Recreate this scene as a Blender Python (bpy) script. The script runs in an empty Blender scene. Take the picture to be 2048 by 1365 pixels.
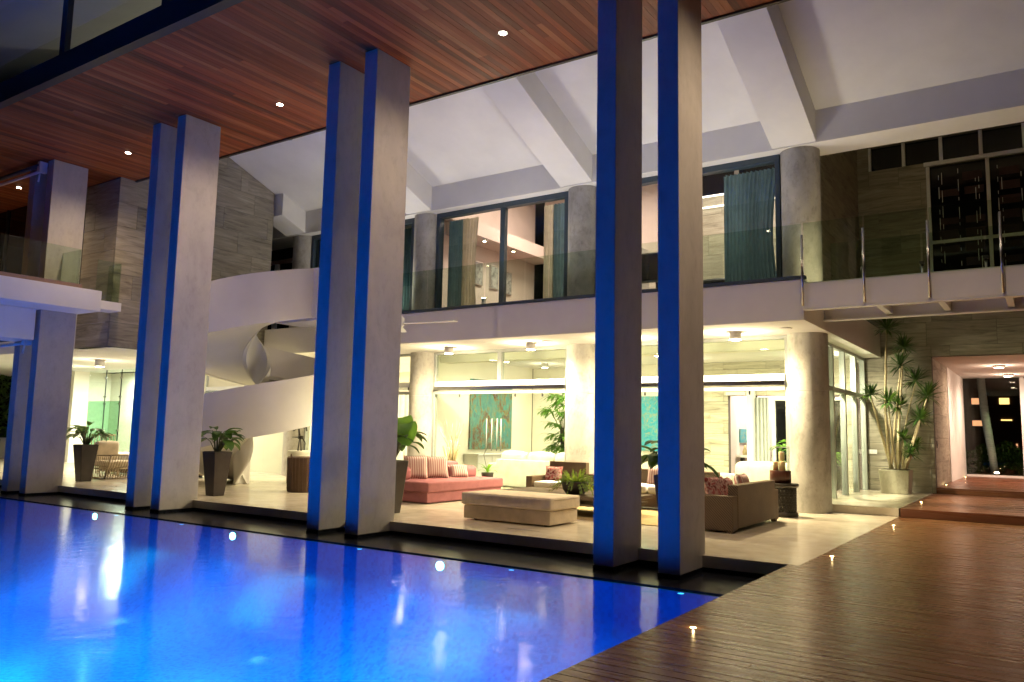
import bpy, math, random
from mathutils import Vector, Matrix
random.seed(7)
R = math.radians
S = bpy.context.scene
col = S.collection

# ------------------------------------------------------------------ camera
cam_d = bpy.data.cameras.new('camera'); cam = bpy.data.objects.new('camera', cam_d); col.objects.link(cam)
yaw, pit, rol = -0.595659, 0.113067, 0.020420
f = Vector((math.sin(yaw)*math.cos(pit), math.cos(yaw)*math.cos(pit), math.sin(pit)))
r = f.cross(Vector((0, 0, 1))).normalized(); u = r.cross(f)
r2 = r*math.cos(rol)+u*math.sin(rol); u2 = -r*math.sin(rol)+u*math.cos(rol)
cam.matrix_world = Matrix(((r2.x, u2.x, -f.x, 0), (r2.y, u2.y, -f.y, 0), (r2.z, u2.z, -f.z, 1.45), (0, 0, 0, 1)))
cam_d.sensor_width = 36; cam_d.lens = 27.885; cam_d.clip_start = 0.05; cam_d.clip_end = 500
S.camera = cam

# ------------------------------------------------------------------ night sky, faint moon, exposure
w = bpy.data.worlds.new('World'); S.world = w; w.use_nodes = True
wn = w.node_tree; bg = wn.nodes['Background']
sky = wn.nodes.new('ShaderNodeTexSky'); sky.sky_type = 'NISHITA'; sky.sun_disc = False
sky.sun_elevation = R(2); sky.sun_rotation = R(200)
wn.links.new(sky.outputs[0], bg.inputs[0]); bg.inputs[1].default_value = 0.0006
moon_d = bpy.data.lights.new('moon', 'SUN'); moon_d.energy = 0.004; moon_d.angle = R(0.5); moon_d.color = (.8, .88, 1)
moon = bpy.data.objects.new('moon', moon_d); moon.rotation_euler = (R(50), 0, R(-160)); col.objects.link(moon)
S.view_settings.view_transform = 'Standard'; S.view_settings.look = 'None'
S.view_settings.exposure = 0.12; S.view_settings.gamma = 1; S.view_settings.use_curve_mapping = False
cy = S.cycles
cy.use_denoising = True; cy.max_bounces = 7; cy.diffuse_bounces = 4; cy.glossy_bounces = 4; cy.transparent_max_bounces = 12
cy.transmission_bounces = 4; cy.sample_clamp_indirect = 4; cy.sample_clamp_direct = 0; cy.caustics_reflective = False
cy.caustics_refractive = False; cy.blur_glossy = 1.0
try: cy.denoising_prefilter = 'ACCURATE'
except Exception: pass

# ------------------------------------------------------------------ materials
class NT:
    def __init__(s, m):
        m.use_nodes = True; s.t = m.node_tree; s.n = s.t.nodes; s.b = s.n['Principled BSDF']
    def add(s, typ, **kw):
        n = s.n.new(typ)
        for k, v in kw.items(): setattr(n, k, v)
        return n
    def link(s, a, b): s.t.links.new(a, b)
    def pos(s, scale=(1, 1, 1), use='Position'):
        g = s.add('ShaderNodeNewGeometry'); mp = s.add('ShaderNodeMapping'); mp.inputs['Scale'].default_value = scale
        s.link(g.outputs['Position'], mp.inputs['Vector']); return mp.outputs[0]
    def noise(s, vec, sc, det=4, rough=.55, dist=0):
        n = s.add('ShaderNodeTexNoise'); n.inputs['Scale'].default_value = sc; n.inputs['Detail'].default_value = det
        n.inputs['Roughness'].default_value = rough; n.inputs['Distortion'].default_value = dist
        s.link(vec, n.inputs['Vector']); return n.outputs['Fac']
    def ramp(s, fac, stops):
        n = s.add('ShaderNodeValToRGB'); e = n.color_ramp.elements
        while len(e) < len(stops): e.new(.5)
        for i, (p, c) in enumerate(stops): e[i].position = p; e[i].color = (*c, 1)
        s.link(fac, n.inputs[0]); return n.outputs[0]
    def mix(s, fac, a, b, mode='MIX'):
        n = s.add('ShaderNodeMix', data_type='RGBA', blend_type=mode)
        if isinstance(fac, (int, float)): n.inputs[0].default_value = fac
        else: s.link(fac, n.inputs[0])
        for i, v in ((6, a), (7, b)):
            if isinstance(v, tuple): n.inputs[i].default_value = (*v, 1)
            else: s.link(v, n.inputs[i])
        return n.outputs[2]
    def bump(s, h, strength=.2, dist=.01):
        n = s.add('ShaderNodeBump'); n.inputs['Strength'].default_value = strength; n.inputs['Distance'].default_value = dist
        s.link(h, n.inputs['Height']); s.link(n.outputs[0], s.b.inputs['Normal'])
    def rnd(s):
        o = s.add('ShaderNodeObjectInfo'); g = s.add('ShaderNodeNewGeometry'); a = s.add('ShaderNodeMath', operation='ADD')
        s.link(o.outputs['Random'], a.inputs[0]); s.link(g.outputs['Random Per Island'], a.inputs[1])
        b = s.add('ShaderNodeMath', operation='FRACT'); s.link(a.outputs[0], b.inputs[0]); return b.outputs[0]

def M(name, colr, rough=.6, metal=0, spec=.5):
    m = bpy.data.materials.new(name); t = NT(m); t.b.inputs['Base Color'].default_value = (*colr, 1)
    t.b.inputs['Roughness'].default_value = rough; t.b.inputs['Metallic'].default_value = metal
    t.b.inputs['Specular IOR Level'].default_value = spec
    return m, t
def mottled(name, c1, c2, rough=.6, sc=2.5, scale=(1, 1, 1), bump=.1, spec=.5, bsc=40):
    m, t = M(name, c1, rough, spec=spec); v = t.pos(scale)
    n = t.noise(v, sc, 6, .6); t.link(t.ramp(n, [(.3, c1), (.72, c2)]), t.b.inputs['Base Color'])
    if bump: t.bump(t.noise(v, bsc, 3), bump, .004)
    return m

def concrete(name, c1, c2, c3, k=.75):
    m, t = M(name, c1, .62); v = t.pos((1, 1, .6))
    a = t.ramp(t.noise(v, 1.6, 8, .62, .6), [(.32, c1), (.5, c2), (.7, c3)])
    sp = t.ramp(t.noise(v, 9, 5, .7), [(.28, (.62, .6, .58)), (.5, (1, 1, 1))])
    c = t.mix(k, a, sp, 'MULTIPLY')
    pin = t.ramp(t.noise(t.pos((1, 1, 1)), 34, 2, .5), [(.22, (.5, .5, .5)), (.32, (1, 1, 1))])
    c = t.mix(k*.9, c, pin, 'MULTIPLY')
    t.link(c, t.b.inputs['Base Color']); t.bump(t.noise(v, 22, 6, .65), .25, .006); return m
m_pillar = concrete('pillar_concrete', (.37, .34, .31), (.42, .39, .36), (.47, .44, .40), .35)
m_column = concrete('column_concrete', (.26, .25, .22), (.38, .36, .32), (.48, .45, .40))
m_white = mottled('white_render', (.68, .665, .64), (.78, .765, .74), .75, .8, bump=.12, bsc=14)
m_stair = mottled('stair_plaster', (.66, .64, .60), (.73, .71, .67), .7, 1.0, bump=.05)
m_cream = mottled('cream_paint', (.72, .69, .58), (.78, .75, .64), .75, 1.0, bump=0)
m_pink = mottled('rose_white_paint', (.62, .54, .50), (.68, .60, .56), .8, 1.0, bump=0)
m_black = mottled('black_steel', (.006, .006, .008), (.012, .012, .014), .45, 3, bump=0)
m_slate = mottled('slate_blue_aluminium', (.035, .055, .075), (.05, .07, .09), .4, 4, bump=0)
m_alu = mottled('grey_aluminium', (.30, .32, .30), (.36, .38, .36), .38, 5, bump=0)
m_trim = mottled('dark_timber_trim', (.03, .018, .012), (.05, .03, .02), .5, 6, bump=0)
m_steel, _t = M('brushed_steel', (.62, .62, .62), .25, 1)
m_whitemetal = mottled('white_metal', (.68, .68, .68), (.75, .75, .75), .4, 4, bump=0)
m_brown = mottled('brown_edge_timber', (.22, .13, .09), (.3, .18, .12), .5, 6, (1, 8, 8), bump=.1)

def floor_mat():
    m, t = M('polished_cement', (.5, .45, .36), .22); v = t.pos((1, 1, 1))
    a = t.ramp(t.noise(v, .9, 8, .65, .8), [(.3, (.56, .49, .37)), (.5, (.62, .55, .43)), (.7, (.67, .61, .49))])
    st = t.ramp(t.noise(t.pos((1, 3.2, 1)), 3.2, 7, .7, 1.0), [(.34, (.86, .83, .78)), (.55, (1, 1, 1))])
    t.link(t.mix(.6, a, st, 'MULTIPLY'), t.b.inputs['Base Color'])
    rr = t.ramp(t.noise(v, 2.2, 6, .65), [(.3, (.12, .12, .12)), (.7, (.26, .26, .26))]); t.link(rr, t.b.inputs['Roughness'])
    t.bump(t.noise(v, 6, 5), .05, .004); return m
m_floor = floor_mat()

def wood(name, tones, along, rough=(.25, .45), grain=.5, pores=60, spec=.5, bump=.15):
    """timber whose grain runs along the axis 'along'; tone varies from board to board"""
    m, t = M(name, tones[0], rough[0], spec=spec)
    sc = {'x': (.5, 9, 9), 'y': (9, .5, 9), 'z': (9, 9, .5)}[along]
    base = t.ramp(t.rnd(), [(i/(len(tones)-1), c) for i, c in enumerate(tones)])
    v = t.pos(sc)
    g = t.ramp(t.noise(v, 2.2, 6, .65, 1.5), [(.25, (.5, .46, .42)), (.5, (.95, .95, .95)), (.8, (1.25, 1.2, 1.15))])
    c = t.mix(grain, base, g, 'MULTIPLY')
    big = t.ramp(t.noise(t.pos((1, 1, 1)), .7, 3), [(.3, (.75, .75, .75)), (.7, (1.1, 1.1, 1.1))])
    c = t.mix(.6, c, big, 'MULTIPLY')
    t.link(c, t.b.inputs['Base Color'])
    rr = t.ramp(t.noise(v, 1.4, 4), [(.3, (rough[0],)*3), (.7, (rough[1],)*3)]); t.link(rr, t.b.inputs['Roughness'])
    t.bump(t.noise(v, pores/8, 4), bump, .003); return m
m_deck = wood('deck_hardwood', [(.15, .066, .028), (.18, .082, .036), (.165, .074, .032), (.21, .10, .046)], 'x', (.25, .30), .22, bump=.006)
m_soffit = wood('soffit_cedar', [(.16, .034, .010), (.28, .062, .018), (.12, .032, .012), (.38, .10, .03), (.20, .046, .014), (.25, .065, .02), (.36, .12, .042)], 'y', (.45, .65), .6, spec=.22)
m_step = wood('step_hardwood', [(.16, .06, .032), (.19, .075, .04)], 'x', (.2, .36), .6)
m_table = wood('dark_stained_wood', [(.06, .038, .025), (.075, .048, .032)], 'x', (.35, .5), .5)
m_walnut = wood('turned_walnut', [(.07, .025, .015), (.09, .03, .018)], 'z', (.3, .45), .6)

def tile_mat(name, cs, warm=1.0):
    m, t = M(name, cs[0], .55)
    v = t.pos((.55, .55, 5)); rn = t.rnd()
    add = t.add('ShaderNodeVectorMath', operation='ADD'); t.link(v, add.inputs[0])
    cmb = t.add('ShaderNodeCombineXYZ'); ml = t.add('ShaderNodeMath', operation='MULTIPLY'); ml.inputs[1].default_value = 37
    t.link(rn, ml.inputs[0])
    for i in range(3): t.link(ml.outputs[0], cmb.inputs[i])
    t.link(cmb.outputs[0], add.inputs[1]); vv = add.outputs[0]
    a = t.ramp(t.noise(vv, 1.5, 8, .68, 1.2), [(.30, cs[0]), (.42, cs[1]), (.58, cs[2]), (.75, cs[3])])
    kn = t.ramp(t.noise(vv, 2.6, 2, .4, .3), [(.22, (.3, .27, .25)), (.30, (1, 1, 1))])
    c = t.mix(.8, a, kn, 'MULTIPLY')
    tone = t.ramp(rn, [(0, (.8, .8, .8)), (1, (1.12, 1.1, 1.08))]); c = t.mix(1, c, tone, 'MULTIPLY')
    t.link(c, t.b.inputs['Base Color']); t.bump(t.noise(vv, 6, 6, .7), .25, .006); return m
m_tile = tile_mat('timber_look_tile', [(.10, .088, .068), (.23, .205, .162), (.33, .30, .24), (.41, .375, .305)])
m_tile_pale = tile_mat('pale_timber_look_tile', [(.22, .2, .14), (.38, .36, .27), (.5, .48, .37), (.58, .55, .44)])
m_grout = mottled('dark_grout', (.07, .065, .055), (.09, .085, .07), .8, 4, bump=0)

def mosaic(name, c1, c2, c3, rough=.2):
    m, t = M(name, c1, rough)
    # rows of mosaic built from position so that walls and floor read alike
    v = t.pos((24, 24, 24)); vo = t.add('ShaderNodeTexVoronoi', distance='CHEBYCHEV'); vo.inputs['Scale'].default_value = 1
    vo.inputs['Randomness'].default_value = .12; t.link(v, vo.inputs['Vector'])
    sep = t.add('ShaderNodeSeparateColor'); t.link(vo.outputs['Color'], sep.inputs[0])
    t.link(t.ramp(sep.outputs[0], [(0, c1), (.5, c2), (1, c3)]), t.b.inputs['Base Color']); return m
m_pool = mosaic('blue_pool_mosaic', (.004, .24, .6), (.006, .30, .68), (.003, .18, .52))
m_ledge = mosaic('black_wet_mosaic', (.006, .007, .01), (.012, .014, .02), (.02, .02, .028), .2); m_ledge.node_tree.nodes['Principled BSDF'].inputs['Specular IOR Level'].default_value = .12

def water():
    m = bpy.data.materials.new('pool_water'); m.use_nodes = True; nt = m.node_tree; n = nt.nodes
    for x in list(n):
        if x.type != 'OUTPUT_MATERIAL': n.remove(x)
    out = [x for x in n if x.type == 'OUTPUT_MATERIAL'][0]
    tr = n.new('ShaderNodeBsdfTransparent'); tr.inputs[0].default_value = (.4, .85, 1, 1)
    gl = n.new('ShaderNodeBsdfAnisotropic'); gl.inputs['Roughness'].default_value = .12; gl.inputs['Color'].default_value = (1, 1, 1, 1)
    fr = n.new('ShaderNodeFresnel'); fr.inputs[0].default_value = 1.21
    g = n.new('ShaderNodeNewGeometry'); mp = n.new('ShaderNodeMapping'); mp.inputs['Scale'].default_value = (1, 1, 1)
    nt.links.new(g.outputs['Position'], mp.inputs[0])
    no = n.new('ShaderNodeTexNoise'); no.inputs['Scale'].default_value = 2.6; no.inputs['Detail'].default_value = 3; no.inputs['Distortion'].default_value = .4
    nt.links.new(mp.outputs[0], no.inputs['Vector'])
    b = n.new('ShaderNodeBump'); b.inputs['Strength'].default_value = .22; b.inputs['Distance'].default_value = .02
    nt.links.new(no.outputs['Fac'], b.inputs['Height']); nt.links.new(b.outputs[0], gl.inputs['Normal'])
    mx = n.new('ShaderNodeMixShader'); nt.links.new(fr.outputs[0], mx.inputs[0])
    nt.links.new(tr.outputs[0], mx.inputs[1]); nt.links.new(gl.outputs[0], mx.inputs[2]); nt.links.new(mx.outputs[0], out.inputs[0])
    return m
m_water = water()

def glass(name, tint=(.9, .96, .92), rough=.0, ior=1.45):
    m = bpy.data.materials.new(name); m.use_nodes = True; nt = m.node_tree; n = nt.nodes
    out = n['Material Output']; n.remove(n['Principled BSDF'])
    tr = n.new('ShaderNodeBsdfTransparent'); tr.inputs[0].default_value = (*tint, 1)
    gl = n.new('ShaderNodeBsdfAnisotropic'); gl.inputs['Roughness'].default_value = rough
    fr = n.new('ShaderNodeFresnel'); ge = n.new('ShaderNodeNewGeometry'); mr = n.new('ShaderNodeMapRange')
    mr.inputs['To Min'].default_value = ior; mr.inputs['To Max'].default_value = 1/ior
    nt.links.new(ge.outputs['Backfacing'], mr.inputs['Value']); nt.links.new(mr.outputs[0], fr.inputs[0])
    mx = n.new('ShaderNodeMixShader'); nt.links.new(fr.outputs[0], mx.inputs[0])
    nt.links.new(tr.outputs[0], mx.inputs[1]); nt.links.new(gl.outputs[0], mx.inputs[2]); nt.links.new(mx.outputs[0], out.inputs[0])
    return m
m_glass = glass('clear_glass', (.93, .97, .93))
m_rail = glass('green_balustrade_glass', (.86, .92, .86))
m_frost = glass('green_shower_glass', (.62, .82, .70), .15)
m_darkglass, _t = M('dark_window_glass', (.004, .004, .005), .06)

def emit(name, c, s):
    m, t = M(name, c); t.b.inputs['Emission Color'].default_value = (*c, 1); t.b.inputs['Emission Strength'].default_value = s; return m
m_bulb = emit('warm_lamp_face', (1, .82, .55), 60)
m_bulb_deck = emit('deck_lamp_face', (1, .72, .3), 22)
m_bulb_pink = emit('rose_lamp_face', (1, .74, .55), 60)
m_bulb_blue = emit('pool_lamp_face', (.35, .85, 1), 45)
m_bulb_blue_s = emit('small_pool_lamp_face', (.1, .55, 1), 2.2)
m_cove = emit('cove_light_strip', (1, .85, .75), 3)

def fabric(name, c, c2=None, weave=300, rough=.9):
    m, t = M(name, c, rough, spec=.2); c2 = c2 or tuple(x*.78 for x in c)
    n = t.noise(t.pos((1, 1, 1)), 5, 5, .6); t.link(t.ramp(n, [(.3, c2), (.65, c)]), t.b.inputs['Base Color'])
    t.bump(t.noise(t.pos((1, 1, 1)), weave, 2), .15, .002); return m
m_taupe = fabric('taupe_linen', (.68, .57, .43)); m_rose = fabric('rose_linen', (.34, .135, .14)); m_whitefab = fabric('white_cotton', (.78, .76, .70))
m_rug = fabric('sisal_rug', (.42, .32, .16), weave=90)
m_curtain = fabric('teal_curtain', (.17, .27, .32)); m_sheer = fabric('cream_sheer_curtain', (.62, .58, .48)); m_whitecurt = fabric('white_curtain', (.7, .72, .68))
def thin_cloth(m, k=.45):
    n = m.node_tree.nodes; l = m.node_tree.links; b = n['Principled BSDF']; tl = n.new('ShaderNodeBsdfTranslucent'); mx = n.new('ShaderNodeMixShader'); mx.inputs[0].default_value = k
    l.new(b.inputs['Base Color'].links[0].from_socket, tl.inputs[0]); l.new(b.outputs[0], mx.inputs[1]); l.new(tl.outputs[0], mx.inputs[2]); l.new(mx.outputs[0], n['Material Output'].inputs[0])
thin_cloth(m_curtain, .4); thin_cloth(m_sheer, .65); thin_cloth(m_whitecurt, .5)
def striped():
    m, t = M('striped_cotton', (.6, .4, .36), .9, spec=.2)
    tc = t.add('ShaderNodeTexCoord'); wv = t.add('ShaderNodeTexWave', bands_direction='X'); wv.inputs['Scale'].default_value = 6.5
    wv.inputs['Distortion'].default_value = .6; t.link(tc.outputs['Object'], wv.inputs['Vector'])
    t.link(t.ramp(wv.outputs['Fac'], [(.4, (.40, .20, .18)), (.55, (.60, .48, .42))]), t.b.inputs['Base Color']); return m
m_stripe = striped()
def plaidish():
    m, t = M('red_patterned_cotton', (.4, .2, .2), .9, spec=.2)
    n = t.noise(t.pos((1, 1, 1)), 14, 3, .5, .5)
    t.link(t.ramp(n, [(.4, (.16, .03, .03)), (.5, (.45, .32, .28)), (.6, (.3, .08, .08))]), t.b.inputs['Base Color']); return m
m_redpat = plaidish()
def rattan(name, c1, c2, s=46):
    m, t = M(name, c1, .55)
    v = t.pos((1, 1, 1)); w1 = t.add('ShaderNodeTexWave', bands_direction='Z'); w1.inputs['Scale'].default_value = s/2; w1.inputs['Distortion'].default_value = 1.2
    w2 = t.add('ShaderNodeTexWave', bands_direction='DIAGONAL'); w2.inputs['Scale'].default_value = s/3; w2.inputs['Distortion'].default_value = .5
    t.link(v, w1.inputs['Vector']); t.link(v, w2.inputs['Vector'])
    mu = t.add('ShaderNodeMath', operation='MULTIPLY'); t.link(w1.outputs['Fac'], mu.inputs[0]); t.link(w2.outputs['Fac'], mu.inputs[1])
    mo = t.noise(v, 3, 4); c = t.ramp(mu.outputs[0], [(.05, tuple(x*.5 for x in c1)), (.4, c1), (.9, c2)])
    t.link(t.mix(.5, c, t.ramp(mo, [(.3, (.65, .65, .65)), (.7, (1.15, 1.15, 1.15))]), 'MULTIPLY'), t.b.inputs['Base Color'])
    t.bump(mu.outputs[0], .8, .012); return m
m_rattan = rattan('woven_rattan', (.15, .095, .05), (.27, .18, .10)); m_basket = rattan('dark_wicker', (.16, .09, .05), (.26, .16, .09), 60)
m_cane = mottled('bleached_cane', (.34, .27, .17), (.42, .34, .22), .5, 8, bump=.1)
m_planter = mottled('bronze_resin_planter', (.028, .022, .02), (.045, .036, .032), .4, 6, bump=.05)
m_cementpot = concrete('cement_pot', (.24, .22, .16), (.33, .30, .23), (.38, .35, .27))
m_soil = mottled('potting_soil', (.03, .02, .012), (.05, .035, .02), .95, 20, bump=.4)
def leafm(name, c1, c2, rough=.4):
    m, t = M(name, c1, rough); n = t.noise(t.pos((1, 1, 1)), 6, 3)
    base = t.ramp(t.rnd(), [(0, c1), (1, c2)]); c = t.mix(.5, base, t.ramp(n, [(.3, (.6, .6, .6)), (.7, (1.2, 1.2, 1.2))]), 'MULTIPLY'); t.link(c, t.b.inputs['Base Color'])
    tl = t.add('ShaderNodeBsdfTranslucent'); t.link(t.mix(1, c, (1.6, 1.5, .7), 'MULTIPLY'), tl.inputs[0]); mx = t.add('ShaderNodeMixShader'); mx.inputs[0].default_value = .35
    t.link(t.b.outputs[0], mx.inputs[1]); t.link(tl.outputs[0], mx.inputs[2]); t.link(mx.outputs[0], t.n['Material Output'].inputs[0]); return m
m_leaf = leafm('broad_leaf_green', (.03, .075, .02), (.06, .13, .03), .35)
m_leaf2 = leafm('bright_leaf_green', (.08, .2, .03), (.14, .3, .05), .45)
m_spike = leafm('sword_leaf_green', (.03, .07, .02), (.07, .13, .035), .45)
m_fern = leafm('fern_green', (.10, .17, .03), (.18, .25, .06), .5)
m_hedge = leafm('hedge_green', (.03, .07, .012), (.06, .12, .02), .6)
m_bark = mottled('pale_cane_bark', (.42, .33, .2), (.55, .45, .3), .7, 14, (1, 1, 3), .3)
m_stalk = mottled('leaf_stalk', (.06, .07, .03), (.09, .1, .04), .5, 10, bump=0)
m_palmbark = mottled('grey_palm_bark', (.30, .30, .28), (.45, .45, .42), .8, 5, (1, 1, 6), .5)
m_bamboo = mottled('dried_bamboo', (.45, .38, .2), (.55, .46, .26), .5, 6, bump=.1)
m_candle, _t = M('ivory_wax', (.75, .62, .38), .5); _t.b.inputs['Subsurface Weight'].default_value = .2
m_bronze = mottled('dark_bronze', (.02, .016, .014), (.04, .03, .025), .4, 8, bump=.1)
m_stool = mottled('ebonised_wood', (.02, .016, .012), (.035, .028, .02), .4, 8, bump=.1)
m_grass = mottled('garden_ground', (.015, .025, .008), (.03, .045, .015), .95, 3, bump=.3)
m_brickfar = mottled('distant_render', (.10, .06, .05), (.13, .08, .06), .9, 1, bump=0)
m_winlit = emit('lit_window_orange', (1, .45, .22), 1.1); m_winlit2 = emit('lit_window_yellow', (1, .62, .2), 2.2); m_winblue = emit('lit_window_blue', (.1, .45, 1), 1.2)
m_screen = mottled('dark_red_screen_board', (.022, .006, .006), (.034, .01, .009), .5, 4, bump=.1)
def painting_mat(name, brown, teal1, teal2, gold, vs=1.0):
    m, t = M(name, brown, .6); v = t.pos((1, 1, .45*vs))
    a = t.noise(v, 2.6, 8, .75, 1.4); b = t.noise(t.pos((1, 1, .6)), 9, 5, .7, .8)
    c = t.ramp(a, [(.44, brown), (.49, gold), (.52, teal1), (.6, teal2), (.68, brown)])
    sp = t.ramp(b, [(.42, (0, 0, 0)), (.6, (1, 1, 1))]); t.link(t.mix(sp, c, t.ramp(b, [(.4, brown), (.62, teal1), (.75, gold)])), t.b.inputs['Base Color']); return m
m_paint1 = painting_mat('turquoise_brown_canvas', (.10, .035, .018), (.05, .24, .22), (.025, .15, .18), (.22, .18, .05))
m_paint2 = painting_mat('sea_blue_canvas', (.03, .26, .32), (.04, .30, .38), (.02, .2, .3), (.35, .30, .12), 3)
m_print = mottled('grey_photo_print', (.08, .08, .08), (.6, .6, .6), .5, 9, bump=0)

# ------------------------------------------------------------------ helpers
LOC = {}
def link(o, parent=None, loc=None):
    col.objects.link(o)
    if parent is not None: o.parent = parent
    return o
def tag(o, label=None, cat=None, group=None, kind=None):
    if label: o['label'] = label
    if cat: o['category'] = cat
    if group: o['group'] = group
    if kind: o['kind'] = kind
    return o
def thing(name, label, cat, loc=(0, 0, 0), group=None):
    o = bpy.data.objects.new(name, None); o.location = loc; o.empty_display_size = .2; link(o); LOC[o.name] = Vector(loc)
    return tag(o, label, cat, group)

class MB:
    """collects geometry in world coordinates; build() links it as one mesh object"""
    def __init__(s): s.v = []; s.f = []; s.smooth = set()
    def add(s, vs, fs, smooth=False):
        o = len(s.v); s.v += [tuple(p) for p in vs]
        for q in fs:
            if smooth: s.smooth.add(len(s.f))
            s.f.append(tuple(i+o for i in q))
        return s
    def box(s, a, b):
        (x0, y0, z0), (x1, y1, z1) = a, b
        v = [(x0, y0, z0), (x1, y0, z0), (x1, y1, z0), (x0, y1, z0), (x0, y0, z1), (x1, y0, z1), (x1, y1, z1), (x0, y1, z1)]
        return s.add(v, [(0, 3, 2, 1), (4, 5, 6, 7), (0, 1, 5, 4), (1, 2, 6, 5), (2, 3, 7, 6), (3, 0, 4, 7)])
    def hexa(s, bot, top):
        return s.add(list(bot)+list(top), [(0, 3, 2, 1), (4, 5, 6, 7), (0, 1, 5, 4), (1, 2, 6, 5), (2, 3, 7, 6), (3, 0, 4, 7)])
    def tube(s, pts, rads, n=8, caps=True, smooth=True):
        pts = [Vector(p) for p in pts]
        if isinstance(rads, (int, float)): rads = [rads]*len(pts)
        vs = []; fs = []
        for i, p in enumerate(pts):
            d = (pts[min(i+1, len(pts)-1)]-pts[max(i-1, 0)]).normalized()
            a = d.cross(Vector((0, 0, 1)) if abs(d.z) < .9 else Vector((0, 1, 0))).normalized(); b = d.cross(a)
            for k in range(n):
                t = 2*math.pi*k/n; vs.append(p+(a*math.cos(t)+b*math.sin(t))*rads[i])
        for i in range(len(pts)-1):
            for k in range(n):
                k2 = (k+1) % n; fs.append((i*n+k, i*n+k2, (i+1)*n+k2, (i+1)*n+k))
        s.add(vs, fs, smooth)
        if caps:
            o = len(s.v)-len(vs); s.f.append(tuple(o+k for k in range(n))[::-1]); s.f.append(tuple(o+(len(pts)-1)*n+k for k in range(n)))
        return s
    def lathe(s, c, prof, n=24, smooth=True, sq=None):
        vs = []; fs = []
        for (rr, z) in prof:
            for k in range(n):
                t = 2*math.pi*k/n; vs.append((c[0]+rr*math.cos(t), c[1]+rr*math.sin(t), c[2]+z))
        for i in range(len(prof)-1):
            for k in range(n):
                k2 = (k+1) % n; fs.append((i*n+k, i*n+k2, (i+1)*n+k2, (i+1)*n+k))
        s.add(vs, fs, smooth); o = len(s.v)-len(vs)
        s.f.append(tuple(o+k for k in range(n))[::-1]); s.f.append(tuple(o+(len(prof)-1)*n+k for k in range(n))); return s
    def cushion(s, a, b, e=7, n=7, rot=None, puff=0):
        """box with a constant edge radius; small e = softer"""
        a = Vector(a); b = Vector(b); c = (a+b)/2; h = (b-a)/2; seen = {}; vs = []; fs = []
        k = .14 if e >= 12 else .34 if e >= 8 else .7 if e >= 4.5 else .9
        rr = min(h)*k; ax_c = []
        for q in range(3):
            hh = h[q]; z = [rr*(1-math.cos(math.pi/2*t/4)) for t in range(5)]; mid = [rr+(2*hh-2*rr)*t/6 for t in range(1, 6)]
            ax_c.append([-hh+t for t in z]+[-hh+t for t in mid]+[hh-t for t in reversed(z)])
        def vert(p):
            kk = tuple(round(q, 5) for q in p)
            if kk not in seen:
                inn = Vector([max(-(h[i]-rr), min(h[i]-rr, p[i])) for i in range(3)]); off = Vector(p)-inn
                q = inn+(off.normalized()*rr if off.length > 1e-9 else off)
                if puff and q.z > 0: q.z += puff*h.z*(1-(q.x/h.x)**2)*(1-(q.y/h.y)**2)
                elif e < 8:
                    q.z += (.10*h.z if q.z > 0 else 0)*(1-(q.x/h.x)**2)*(1-(q.y/h.y)**2)
                if rot: q = rot @ q
                seen[kk] = len(vs); vs.append(c+q)
            return seen[kk]
        for ax in range(3):
            A, B = ax_c[(ax+1) % 3], ax_c[(ax+2) % 3]
            for sg in (-1, 1):
                for i in range(len(A)-1):
                    for j in range(len(B)-1):
                        q = []
                        for (di, dj) in ((0, 0), (1, 0), (1, 1), (0, 1)):
                            p = [0, 0, 0]; p[ax] = sg*h[ax]; p[(ax+1) % 3] = A[i+di]; p[(ax+2) % 3] = B[j+dj]; q.append(vert(p))
                        fs.append(tuple(q) if sg > 0 else tuple(q[::-1]))
        return s.add(vs, fs, True)
    def pillow(s, c, sz, rot, n=12):
        c = Vector(c); vs = []; fs = []
        for sg in (-1, 1):
            for i in range(n+1):
                for j in range(n+1):
                    u_ = -1+2*i/n; v_ = -1+2*j/n; th = max(0, (1-u_**4)*(1-v_**4))**.55
                    pin = 1-.07*(1-abs(u_)**2)*abs(v_)**3; pin2 = 1-.07*(1-abs(v_)**2)*abs(u_)**3
                    vs.append(c+rot @ Vector((u_*sz[0]/2*pin2, sg*(sz[1]/2*th+.002), v_*sz[2]/2*pin)))
        o = (n+1)**2
        for i in range(n):
            for j in range(n):
                a = i*(n+1)+j; q = (a, a+1, a+n+2, a+n+1); fs.append(q); fs.append(tuple(o+k for k in q[::-1]))
        for i in range(n):
            for (a, b) in ((i*(n+1), (i+1)*(n+1)), (i*(n+1)+n, (i+1)*(n+1)+n), (i, i+1), (n*(n+1)+i, n*(n+1)+i+1)): fs.append((a, b, o+b, o+a))
        return s.add(vs, fs, True)
    def build(s, name, mat, parent=None, bevel=0, seg=2, origin=None, kind=None):
        me = bpy.data.meshes.new(name)
        if parent is not None: base = LOC[parent.name]; og = base
        else: og = Vector(origin) if origin else Vector((0, 0, 0))
        me.from_pydata([(p[0]-og[0], p[1]-og[1], p[2]-og[2]) for p in s.v], [], s.f); me.materials.append(mat)
        for i in s.smooth: me.polygons[i].use_smooth = True
        o = bpy.data.objects.new(name, me); link(o, parent); LOC[o.name] = Vector(og)
        if parent is None: o.location = og
        if bevel:
            b = o.modifiers.new('bevel', 'BEVEL'); b.width = bevel; b.segments = seg; b.limit_method = 'ANGLE'
            b.harden_normals = False
        if kind: o['kind'] = kind
        return o
def box(name, a, b, mat, parent=None, bevel=0, kind=None):
    a2 = tuple(min(p, q) for p, q in zip(a, b)); b2 = tuple(max(p, q) for p, q in zip(a, b))
    return MB().box(a2, b2).build(name, mat, parent, bevel, kind=kind)
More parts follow.
